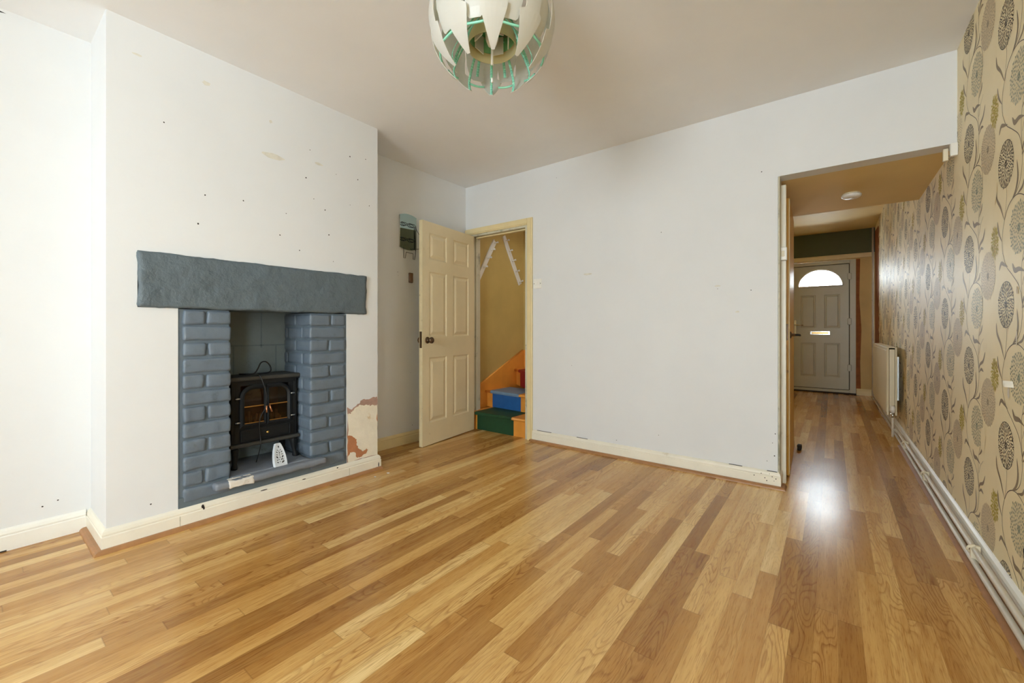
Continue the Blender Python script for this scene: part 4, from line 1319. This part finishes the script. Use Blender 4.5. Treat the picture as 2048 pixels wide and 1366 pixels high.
b = MB(); b.tube([(0, 0, .235), (0, 0, H - LC.z - .02)], .004, M['plastic'], 8); b.lathe([(0, H - LC.z), (.05, H - LC.z), (.048, H - LC.z - .012), (.02, H - LC.z - .026), (0, H - LC.z - .026)], M['plastic'], 28); b.build('flex', pl)

# ------------------------------------------------------------------ light
w = bpy.data.worlds.new('sky'); bpy.context.scene.world = w
w.use_nodes = True
wt = w.node_tree
bg = wt.nodes['Background']
# overcast sky, brighter over the street in front of the house (+y)
tc = wt.nodes.new('ShaderNodeTexCoord'); sp = wt.nodes.new('ShaderNodeSeparateXYZ'); wt.links.new(tc.outputs['Generated'], sp.inputs[0])
mr_ = wt.nodes.new('ShaderNodeMapRange'); wt.links.new(sp.outputs[1], mr_.inputs[0])
mr_.inputs[1].default_value = -0.2; mr_.inputs[2].default_value = 0.8; mr_.inputs[3].default_value = 20.0; mr_.inputs[4].default_value = 28.0
wt.links.new(mr_.outputs[0], bg.inputs[1])
bg.inputs[0].default_value = (0.83, 0.925, 1.0, 1)
def portal(name, loc, rot, sx, sy):
    l = bpy.data.lights.new(name, 'AREA'); l.shape = 'RECTANGLE'; l.size = sx; l.size_y = sy
    l.cycles.is_portal = True
    o = bpy.data.objects.new(name, l); C.objects.link(o); o.location = loc; o.rotation_euler = rot
portal('added_window_portal', ((WX0 + WX1) / 2, YN + .004, (WZ0 + WZ1) / 2), (PI / 2, 0, 0), WX1 - WX0, WZ1 - WZ0)  # portal of the added window behind the viewer
portal('added_patio_portal', (XR + .002, (GY0 + GY1) / 2, (GZ0 + GZ1) / 2), (PI / 2, 0, PI / 2), GY1 - GY0, GZ1 - GZ0)  # portal of the added patio door
portal('added_front_window_portal', ((FW0 + FW1) / 2, YF - .004, 1.5), (-PI / 2, 0, 0), FW1 - FW0, 0.6)  # portal of the added front room window
l = bpy.data.lights.new('stair_fill_light', 'AREA'); l.shape = 'RECTANGLE'; l.size = 0.8; l.size_y = 0.7; l.energy = 9; l.color = (1.0, 0.97, 0.92)  # fill lamp added out of view to brighten the stairs
o = bpy.data.objects.new('stair_fill_light', l); C.objects.link(o); o.location = (-1.5, 3.68, 2.37); o.rotation_euler = (0, math.radians(35), 0)
portal('daylight_fanlight', (-.152, YF + .02, 1.83), (-PI / 2, 0, 0), .60, .30)

# ------------------------------------------------------------------ camera
cd = bpy.data.cameras.new('camera'); cam = bpy.data.objects.new('camera', cd); C.objects.link(cam)
cam.location = (0, 0, 1.0)
cam.rotation_euler = (PI / 2, 0, 0.6518)
cd.sensor_fit = 'HORIZONTAL'; cd.sensor_width = 36.0
cd.lens = 838.27 / 2048 * 36.0
cd.shift_y = -(683 - 659.74) / 2048
cd.clip_start = 0.02
bpy.context.scene.camera = cam
vs = bpy.context.scene.view_settings
vs.view_transform = 'Standard'; vs.look = 'None'; vs.exposure = 0.38; vs.gamma = 1.0
vs.use_curve_mapping = False
bpy.context.scene.cycles.diffuse_bounces = 6
bpy.context.scene.cycles.max_bounces = 14
